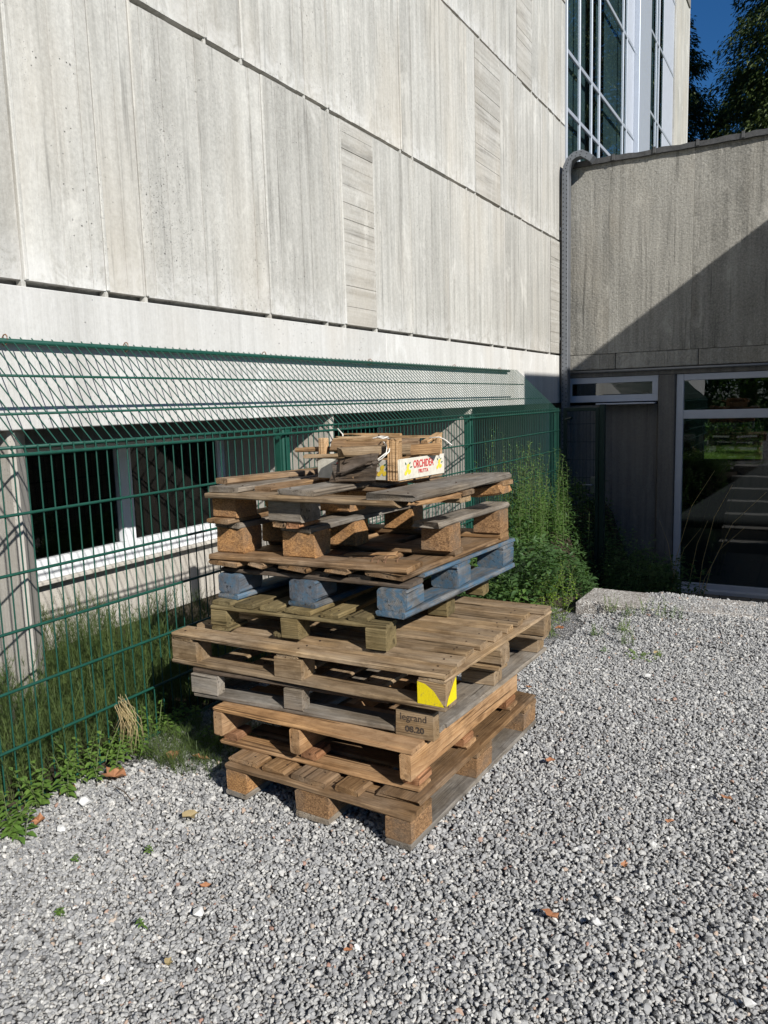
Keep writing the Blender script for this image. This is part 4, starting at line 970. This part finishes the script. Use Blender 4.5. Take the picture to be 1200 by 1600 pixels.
def herb(name, base, label, cat, nst, hh, spread, leafL, leafW, mat, per=14, lean=.15, group=None, seed=0, droop=.2, start=.1, top=1., pairs=False, stemr=.002):
    R = np.random.RandomState(seed+int(abs(base[0])*1000)+int(abs(base[1])*777)); root = empty(name, base, 0, label, cat, group)
    P_, Dr, Nm, Ln, Wd = [], [], [], [], []; st = MB()
    for s in range(nst):
        bx0 = R.uniform(-1, 1)*spread*.5; by0 = R.uniform(-1, 1)*spread*.5; h_ = hh*R.uniform(.6, 1.); ld = R.uniform(0, 6.28); le = R.uniform(.3, 1)*lean*h_+R.uniform(0, spread*.3)
        pts = [(bx0+math.cos(ld)*le*(t**1.6), by0+math.sin(ld)*le*(t**1.6), h_*t) for t in np.linspace(0, 1, 6)]
        st.tube(pts, [stemr*1.3, stemr*1.2, stemr, stemr*.9, stemr*.7, stemr*.4], 4, False)
        for i in range(per):
            t = start+(top-start)*(i+R.uniform(-.3, .3))/per; t = min(1, max(0, t)); q = t*5; k_ = min(4, int(q)); f = q-k_
            pp = np.array(pts[k_])*(1-f)+np.array(pts[k_+1])*f
            a = (i*2.4+R.uniform(-.4, .4)) if not pairs else (i*math.pi/2+R.uniform(-.3, .3))
            for a2 in ((a,) if not pairs else (a, a+math.pi)):
                up = R.uniform(-.15, .6)-droop*(1-t)+(.5*t if not pairs else 0)
                Dr.append((math.cos(a2), math.sin(a2), up)); P_.append(pp); Nm.append((R.uniform(-.3, .3), R.uniform(-.3, .3), 1.))
                sz = R.uniform(.7, 1.1)*(1-.45*t); Ln.append(leafL*sz); Wd.append(leafW*sz)
    st.build('stem', F_STEM, root); V, F = leafset(P_, Dr, Nm, Ln, Wd, .15, .22); arr('foliage', V, F, mat, root); return root
# bright weeds at the foot of the fence
wl = ['bright green leafy weed in the bottom left corner under the fence', 'bright green weed beside the fence foot, second from the left edge', 'tall pointed bright weed pushing through the fence above the orange dead leaf', 'low green weed left of the dry straw tuft', 'small weed growing right of the dry straw tuft at the fence foot', 'leafy weed at the end of the visible fence foot near the stack shadow', 'small leafy weed on the gravel in front of the stack shadow', 'small weed behind the fence wires left of the dry straw']
for i, (x, y, h_, ns, ll) in enumerate(((-2.50, 1.56, .14, 9, .052), (-2.49, 1.76, .17, 8, .055), (-2.52, 2.00, .19, 8, .05), (-2.48, 2.14, .12, 7, .046), (-2.60, 2.36, .17, 7, .05), (-2.48, 2.52, .13, 6, .05), (-2.28, 2.42, .08, 4, .045), (-2.56, 2.22, .12, 5, .045))):
    herb('leafy_weed', (x, y, 0), wl[i], 'weed', ns, h_, .17, ll, ll*.48, F_WEED, 9, .3, 'leafy weeds along the fence foot', i, pairs=True, droop=.1)
herb('leafy_weed', (-2.42, 1.50, 0), 'broad low weed spilling onto the gravel at the left edge of the frame', 'weed', 10, .10, .2, .05, .026, F_WEED, 8, .4, 'leafy weeds along the fence foot', 31, pairs=True)
for i, (x, y, lb_) in enumerate(((-1.88, 1.69, 'tiny green sprout alone on the gravel left of the stack'), (-2.05, 1.55, 'tiny sprout on the gravel near the left edge'), (-1.62, 1.42, 'tiny green sprout in the lower left gravel'), (-1.02, 4.35, 'tiny sprout on the gravel right of the stack'), (-1.86, 1.34, 'tiny sprout at the lower left corner of the gravel'))):
    herb('sprout', (x, y, .008), lb_, 'sprout', 2, .03, .02, .022, .010, F_WEED, 4, .3, 'sprouts in the gravel', i, pairs=True, stemr=.001)
# tall feathery herbs behind and through the fence
th = [(-2.50, 7.5, 1.10, 'feathery herb leaning on the fence wires beyond the stack, bright in the sun', 9), (-2.64, 7.3, 1.15, 'feathery herb growing up between fence and wall beyond the second post', 9), (-2.47, 8.15, .95, 'light green herb at the last fence upright', 10), (-2.70, 6.95, 1.28, 'tall feathery green herb behind the fence, reaching the bend of the mesh', 5), (-2.66, 7.75, 1.05, 'tall leafy herb at the far end of the fence in the sun', 12), (-2.48, 7.15, .72, 'dense herb in front of the fence beyond the stack', 14), (-2.50, 7.75, .62, 'tall herb standing against the last fence bay', 12), (-2.66, 6.35, .55, 'shorter herb beside the second visible fence post', 7), (-2.5, 6.0, .45, 'leafy herb low behind the top pallets', 9)]
for i, (x, y, h_, lb_, ns) in enumerate(th): herb('tall_herb', (x, y, -.03), lb_, 'tall herb', int(ns*1.6), h_, .42, .085, .018, F_TALL, 52, .08, 'tall herbs along the far fence', i, droop=.1, start=.05)
for i, (x, y, h_, m_, lb_) in enumerate(((-2.05, 6.1, .55, F_NETTLE, 'dark broad-leaved nettle catching the sun at the top of the bank'), (-1.75, 5.75, .42, F_NETTLE, 'broad-leaved nettle just left of the lime green bush tip'), (-2.3, 5.6, .42, F_TALL, 'mid-green herb clump close to the fence behind the stack'), (-2.1, 5.2, .30, F_TALL, 'low herb clump right behind the blue pallet'), (-1.85, 5.1, .26, F_TALL, 'low herb clump behind the widest pallet'), (-2.25, 6.6, .60, F_NETTLE, 'tall nettle at the back of the sunny bank'))):
    herb('nettle', (x, y, hs(x, y)), lb_, 'nettle', 15, h_, .42, .075, .040, m_, 13, .15, 'nettles and herbs on the bank', i, pairs=True)
herb('lime_bush', (-1.60, 5.30, -.02), 'bright lime green bush in the sun left of the edge slab', 'bush', 30, .34, .30, .028, .017, F_LIME, 22, .2, None, 5)
herb('grass_tuft', (-1.42, 4.55, 0), 'fresh green grass tuft at the right foot of the stack', 'grass', 16, .13, .10, .05, .006, F_WEED, 6, .4, None, 8)
herb('grass_tuft', (-1.50, 4.9, 0), 'grass tuft between the lime bush and the gravel', 'grass', 20, .14, .2, .05, .006, F_LIME, 6, .4, None, 9)
sl2 = [(-1.16, 5.06, .14, 'upright green sprig at the left end of the edge slab'), (-1.02, 4.98, .10, 'small sprig leaning over the slab joint'), (-.88, 5.0, .12, 'green herb in the crack before the edge slab'), (-.74, 5.0, .08, 'flat yellowish herb at the right end of the weeds on the slab'), (-1.0, 4.72, .09, 'sprig on the gravel in front of the edge slab'), (-.93, 4.52, .16, 'thin upright sprig standing alone on the gravel'), (-.80, 4.36, .03, 'low yellow-green rosette on the gravel'), (-1.13, 4.62, .07, 'small green sprig beside the gravel edge near the bank')]
for i, (x, y, h_, lb_) in enumerate(sl2): herb('sprig', (x, y, hgt(x, y)), lb_, 'sprig', 9 if i != 6 else 14, h_, .07 if i not in (2, 3, 6) else .16, .018, .006, F_TALL if i % 2 else F_LIME, 16, .2, 'sprigs by the edge slab', i, stemr=.001)
R = np.random.RandomState(12); P_ = []; Dr = []; Nm = []; Ln = []; Wd = []
for i in range(26000):
    y = R.uniform(4.75, 10.3); x = R.uniform(-2.56, -1.44 if y > 5.5 else -1.58+.1*math.sin(y*9)); 
    if y < 4.95 and x > -1.75: continue
    top_ = (.24+.14*math.sin(x*5+y*3)+.07*math.sin(y*7.7-x*4))*(1. if (x < -2.05 or y < 6.3 or y > 8.3) else .45); z = hs(x, y)+R.uniform(0, 1)**.6*max(.06, top_)*(1.5 if y > 7 else 1)
    z += .02; P_.append((x, y, z)); Dr.append((R.normal(0, 1), R.normal(0, 1), R.uniform(-.2, .7))); Nm.append((R.normal(0, .3), R.normal(0, .3), 1)); q_ = R.uniform(.03, .07); Ln.append(q_); Wd.append(q_*R.uniform(.3, .55))
V, F = leafset(P_, Dr, Nm, Ln, Wd); tag(arr('undergrowth', V, F, F_NETTLE), 'low leafy undergrowth covering the bank between fence and edge slab', None, None, 'stuff')
# shaded nettles in the sunken court
for i, (x, y, h_, lb_) in enumerate(((-2.0, 8.85, 1.35, 'tall dark nettle in the shade before the gate'), (-1.78, 8.95, 1.20, 'dark nettle spire in the shade before the concrete column'), (-1.70, 8.55, .80, 'shaded nettles behind the lime bush'), (-1.55, 9.3, .85, 'shaded nettles at the foot of the door frame'), (-1.9, 8.5, .85, 'shaded nettles on the lower bank'), (-1.50, 8.6, .60, 'low shaded nettles beside the court paving'), (-1.9, 9.4, .9, 'dark nettles along the annex wall'), (-2.2, 8.65, 1.15, 'dark nettles on the shaded bank beside the gate'), (-2.05, 8.6, 1.0, 'dark nettles between the gate nettles and the sunny bank'))):
    herb('nettle', (x, y, PITZ+.0 if y > 7.2 else hs(x, y)), lb_, 'nettle', 12, h_, .5, .085, .045, F_NETTLE, 20, .08, 'nettles in the shaded court', i+20, pairs=True)
# bramble twigs before the glass door
br = empty('bramble', (-1.42, 9.6, PITZ), 0, 'thin bare bramble twigs standing before the glass door', 'bramble')
bm_ = MB(); R_ = random.Random(5)
for i in range(7):
    a = R_.uniform(-.3, .9); h_ = R_.uniform(.9, 1.75); x0 = R_.uniform(-.1, .3)
    bm_.tube([(x0, R_.uniform(-.1, .1), 0), (x0+a*.15, 0, h_*.4), (x0+a*.4, 0, h_*.75), (x0+a*.8, .05, h_)], [.005, .004, .003, .0015], 4)
bm_.build('stem', F_DRY, br)
P_ = []; Dr = []; Nm = []; Ln = []; Wd = []
for i in range(160): P_.append((R_.uniform(-.1, .35), R_.uniform(-.1, .1), R_.uniform(0, .65))); Dr.append((R_.uniform(-1, 1), R_.uniform(-1, 1), R_.uniform(-.3, .5))); Nm.append((0, 0, 1)); Ln.append(.07); Wd.append(.035)
V, F = leafset(P_, Dr, Nm, Ln, Wd); arr('foliage', V, F, F_NETTLE, br)
# horsetail thicket between fence and wall (nobody could count it)
def horsetail(name, label, n, xr, yr, hfun, mat, seed, rmax=.05):
    R = np.random.RandomState(seed); V = []; F = []; nv = 0
    for s in range(n):
        x = R.uniform(*xr); y = R.uniform(*yr); h_ = hfun(x, y)*R.uniform(.55, 1.08)
        if h_ < .03: continue
        ld = R.uniform(0, 6.28); le = R.uniform(.05, .55)*h_; base = np.array([x, y, -.03])
        def pt(t): return base+np.array([math.cos(ld)*le*t**1.7, math.sin(ld)*le*t**1.7, h_*t])
        q = [pt(t) for t in (0, .35, .7, 1.)]
        wv = np.array([math.cos(ld+1.57), math.sin(ld+1.57), 0])*.0013; w2 = np.array([math.cos(ld), math.sin(ld), 0])*.0013
        for ww in (wv, w2):
            for i in range(3):
                V += [q[i]-ww, q[i]+ww, q[i+1]+ww*.7, q[i+1]-ww*.7]; F += [(nv, nv+1, nv+2), (nv, nv+2, nv+3)]; nv += 4
        m = max(3, int(h_/.034))
        for k_ in range(m):
            t = .12+.86*k_/m; c = pt(t); L_ = rmax*1.9*(1-.62*t)*R.uniform(.8, 1.2)
            for a in np.arange(7)*.898+R.uniform(0, 1):
                d = np.array([math.cos(a)*.8, math.sin(a)*.8, .75+R.uniform(-.25, .15)]); sd = np.array([-math.sin(a), math.cos(a), 0])*.0008
                V += [c-sd, c+sd, c+d*L_]; F.append((nv, nv+1, nv+2)); nv += 3
    o = arr(name, V, F, mat); return tag(o, label, None, None, 'stuff')
def hf(x, y):
    b = .50-.20*max(0, (1.9-y))/1.0
    if y > 2.9: b = .50-.14*(y-2.9)
    return (max(.12, b)+.10*math.sin(y*5.3)*.6+.06*math.sin(y*13))*.86
horsetail('horsetail', 'dense thicket of thin green horsetail behind the fence at the left', 1900, (-3.7, -2.60), (.9, 3.6), hf, F_HORSE, 3)
horsetail('horsetail', 'low horsetail growing on behind the stack along the fence', 420, (-3.05, -2.60), (3.6, 6.6), lambda x, y: .30, F_HORSE, 5)
horsetail('horsetail', 'low horsetail sprigs creeping onto the gravel left of the stack', 130, (-2.52, -2.06), (2.18, 2.62), lambda x, y: .11, F_HORSE, 4, .06)
# dry straw tuft hanging on the fence
R = np.random.RandomState(2); V = []; F = []; nv = 0
for i in range(46):
    x0 = XF+.03+R.uniform(-.01, .03); y0 = 2.20+R.uniform(-.025, .025); z0 = .235+R.uniform(-.05, .03); dx, dy, dz = R.uniform(-.02, .08), R.normal(0, .035), -R.uniform(.08, .26); sd = np.array([0, .0012, 0])
    a = np.array([x0, y0, z0]); m_ = a+np.array([dx*.8+.02, dy*.3, dz*.35]); e_ = a+np.array([dx, dy, max(dz, -z0+.005)])
    V += [a-sd, a+sd, m_+sd, m_-sd, e_]; F += [(nv, nv+1, nv+2), (nv, nv+2, nv+3), (nv+3, nv+2, nv+4)]; nv += 5
o = arr('dry_straw', V, F, F_DRY); tag(o, 'tuft of dry straw-coloured grass hanging through the fence above the dead leaves', 'dry grass')
# dead leaves on the gravel
dl = [(-2.40, 2.02, .055, 'large orange-brown dead leaf at the fence foot'), (-2.47, 1.86, .03, 'curled reddish dead leaf left of the large orange one'), (-2.38, 1.66, .03, 'brown dead leaf near the bottom left weeds'), (-2.44, 1.63, .028, 'reddish dead leaf under the bottom left weed'), (-2.32, 2.27, .035, 'orange dead leaf in the horsetail sprigs'), (-2.20, 2.30, .032, 'tan dead leaf left of the stack shadow'), (-1.90, 1.92, .030, 'pale straw-coloured dry leaf alone on the gravel left of the stack'), (-.88, 2.85, .020, 'small brown leaf right of the stack foot'), (-.24, 2.86, .022, 'brown leaf near the right edge of the gravel'), (-.39, 2.61, .016, 'tiny orange leaf right of the stack'), (-.60, 1.955, .022, 'orange-tan leaf in the lower right gravel'), (-.47, 2.29, .014, 'reddish leaf bit in front of the stack to the right'), (-1.57, 1.63, .018, 'orange leaf fragment in the lower left gravel'), (-1.44, 1.34, .016, 'yellow-tan leaf bit at the lower left'), (-1.04, 1.59, .012, 'small reddish bit low in the middle of the gravel'), (-1.36, 4.62, .03, 'orange dead leaf beside the grass tuft right of the stack'), (-.75, 4.4, .02, 'tan dead leaf beside the yellow-green rosette'), (-1.22, 3.6, .015, 'small tan leaf bit near the far foot of the stack')]
for i, (x, y, s, lb_) in enumerate(dl):
    R = random.Random(i); V = []; n_ = 11
    for j in range(n_):
        t = 2*math.pi*j/n_; rr = s*(.55+.45*abs(math.cos(t*2.5+i)))*R.uniform(.8, 1.15); V.append((rr*math.cos(t)*1.25, rr*math.sin(t)*.85, .004+R.uniform(0, s*.5)))
    V.append((0, 0, .002)); F = [(n_, j, (j+1) % n_) for j in range(n_)]
    me = bpy.data.meshes.new('dead_leaf'); me.from_pydata(V, [], F); me.update(); o = link('dead_leaf', me, F_DEAD if i not in (6, 13, 16) else F_DRY); o.location = (x, y, hgt(x, y)+.014); o.rotation_euler = (R.uniform(-.2, .2), R.uniform(-.2, .2), R.uniform(0, 6))
    tag(o, lb_, 'dead leaf', 'dead leaves on the gravel')
# a few larger pale stones
for i, (x, y, s, lb_) in enumerate(((-2.34, 1.83, .030, 'large white stone at the fence foot'), (-2.26, 1.66, .02, 'white stone in front of the fence at the lower left'), (-1.51, 1.53, .020, 'pale cream stone in the lower left gravel'), (-.48, 1.98, .016, 'cream stone beside the tan leaf at lower right'), (-.09, 1.84, .018, 'white stone in the lower right corner'), (-.72, 4.0, .02, 'white stone on the gravel right of the stack'))):
    R = random.Random(i+50); vs = []
    for j in range(16):
        v = Vector((R.gauss(0, 1), R.gauss(0, 1), R.gauss(0, 1))).normalized(); vs.append((v.x*s, v.y*s*.8, v.z*s*.6))
    me = bpy.data.meshes.new('stone'); hull(me, vs); o = link('stone', me, bpy.data.materials.get('pale_stone') or plain('pale_stone', (.66, .65, .62), .8, nz=.002)); o.location = (x, y, hgt(x, y)+.012+s*.25); tag(o, lb_, 'stone', 'larger pale stones in the gravel')
# twig on the gravel
o = MB().tube([(-2.31, 1.95, .016), (-2.24, 1.93, .02), (-2.17, 1.90, .014)], .0022, 5).build('twig', BARK); tag(o, 'thin dark twig on the gravel right of the large orange leaf', 'twig')

# ------------------------------------------------------------------ TREES
def leaf2(P_, Dr, Nm, Ln, Wd):
    P_, Dr, Nm = map(lambda a: np.asarray(a, float), (P_, Dr, Nm)); Ln = np.asarray(Ln)[:, None]; Wd = np.asarray(Wd)[:, None]
    Dr = Dr/np.linalg.norm(Dr, axis=1, keepdims=True); S = np.cross(Dr, Nm); S /= np.linalg.norm(S, axis=1, keepdims=True)+1e-9
    m = P_+Dr*Ln*.45; V = np.stack([P_, m+S*Wd*.5, P_+Dr*Ln+np.cross(S, Dr)*Ln*-.25, m-S*Wd*.5], 1).reshape(-1, 3)
    return V, (np.array([(0, 1, 2), (0, 2, 3)])[None]+(np.arange(len(P_))*4)[:, None, None]).reshape(-1, 3)
def conifer(cx, cy, H_, Rb, n, label, seed, z0=.5, pw=.8, lift=0):
    if cy < 0: wide = 3.0
    else: wide = 1.0
    root = empty('conifer', (cx, cy, 0), 0, label, 'conifer', 'dark conifers behind the annex'); R = np.random.RandomState(seed)
    MB().tube([(0, 0, -.1), (.05, 0, H_*.5), (0, .05, H_*.97)], [Rb*.09, Rb*.055, .03], 8).build('trunk', BARK, root, smooth=True)
    # boughs
    P_ = []; Dr = []; Nm = []; Ln = []; Wd = []; bo = MB(); nb = int(n/110)
    for b in range(nb):
        t = R.uniform(0, 1)**.85; z = z0+(H_-z0)*t; rad = Rb*(1-t)**pw*R.uniform(.72, 1.12)+.25; a = R.uniform(0, 6.283)
        if b % 6 == 0: bo.tube([(0, 0, z), (math.cos(a)*rad*.4, math.sin(a)*rad*.4, z+.08*rad), (math.cos(a)*rad*.6, math.sin(a)*rad*.6, z+.06*rad)], [.05, .03, .01], 4, False)
        for j in range(110):
            u = R.uniform(.35, 1.)**.6; s_ = R.normal(0, .16)*rad*.55*(1.15-u*.6)+R.normal(0, .08)
            px = math.cos(a)*rad*u-math.sin(a)*s_; py = math.sin(a)*rad*u+math.cos(a)*s_; pz = z+.12*rad*u-.28*rad*u*u+R.normal(0, .10)-abs(s_)*.25
            P_.append((px, py, pz)); Dr.append((math.cos(a)+R.normal(0, .5), math.sin(a)+R.normal(0, .5), -.55+R.normal(0, .35))); Nm.append((R.normal(0, .5), R.normal(0, .5), 1)); Ln.append(R.uniform(.07, .19)); Wd.append(R.uniform(.022, .05)*wide*1.3); Ln[-1] *= wide
    bo.build('bough', BARK, root); V, F = leaf2(P_, Dr, Nm, Ln, Wd); arr('crown', V, F, F_CEDAR, root)
conifer(-5.6, 27.5, 14.8, 4.7, 120000, 'dark conifer beside the building edge, lower than its neighbour', 1, pw=.62)
conifer(.55, 26.5, 24, 4.7, 260000, 'tall dark conifer rising out of the top right corner', 2, pw=.55)
conifer(-2.6, 31, 12.2, 3.6, 50000, 'conifer filling the gap behind the two nearer ones', 3, pw=.6)
conifer(6.5, 24, 17, 4.2, 36000, 'conifer standing further right behind the annex', 4, pw=.6)
conifer(8.5, 14.5, 15, 3.6, 30000, 'conifer right of the annex beyond the wing', 6, pw=.6)
conifer(-9, -17, 13, 4.2, 14000, 'dark conifer behind the photographer on the left', 11, pw=.5)
conifer(-3, -19, 15, 4.8, 14000, 'dark conifer straight behind the photographer', 12, pw=.5)
conifer(3.5, -17.5, 13.5, 4.5, 14000, 'dark conifer behind the photographer on the right', 13, pw=.5)
conifer(10, -21, 15, 4.6, 10000, 'dark conifer far behind the photographer on the right', 14, pw=.5)
hb = empty('hedge', (0, -13, 0), 0, 'leafy hedge along the lawn behind the photographer', 'hedge')
R = np.random.RandomState(9); n_ = 16000
P_ = np.stack([R.uniform(-14, 9, n_), R.uniform(-.7, .7, n_), R.uniform(0, 2.1, n_)], 1); V, F = leaf2(P_, R.normal(0, 1, (n_, 3)), R.normal(0, 1, (n_, 3)), R.uniform(.1, .3, n_), R.uniform(.05, .12, n_)); arr('foliage', V, F, F_TALL, hb)
# hedge and grass seen through the annex
hd = empty('hedge', (-1, 23.6, 0), 0, 'sunlit hedge seen through the annex windows', 'hedge')
R = np.random.RandomState(8); n_ = 9000
P_ = np.stack([R.uniform(-5, 4, n_), R.uniform(-.5, .5, n_), R.uniform(0, 1.9, n_)+.25*np.sin(R.uniform(0, 9, n_))], 1); Dr = R.normal(0, 1, (n_, 3)); Nm = R.normal(0, 1, (n_, 3)); V, F = leafset(P_, Dr, Nm, R.uniform(.08, .2, n_), R.uniform(.03, .07, n_)); arr('foliage', V, F, F_TALL, hd)
n_ = 22000; P_ = np.stack([R.uniform(-5, 4, n_), R.uniform(18.5, 23.2, n_), np.zeros(n_)-.01], 1); Dr = np.stack([R.normal(0, .3, n_), R.normal(0, .3, n_), np.ones(n_)], 1)
V = np.stack([P_-[.01, 0, 0], P_+[.01, 0, 0], P_+Dr*R.uniform(.03, .08, n_)[:, None]], 1).reshape(-1, 3); F = np.arange(n_*3).reshape(-1, 3)
tag(arr('lawn', V, F, F_GRASS), 'short sunlit grass behind the annex', None, None, 'stuff')
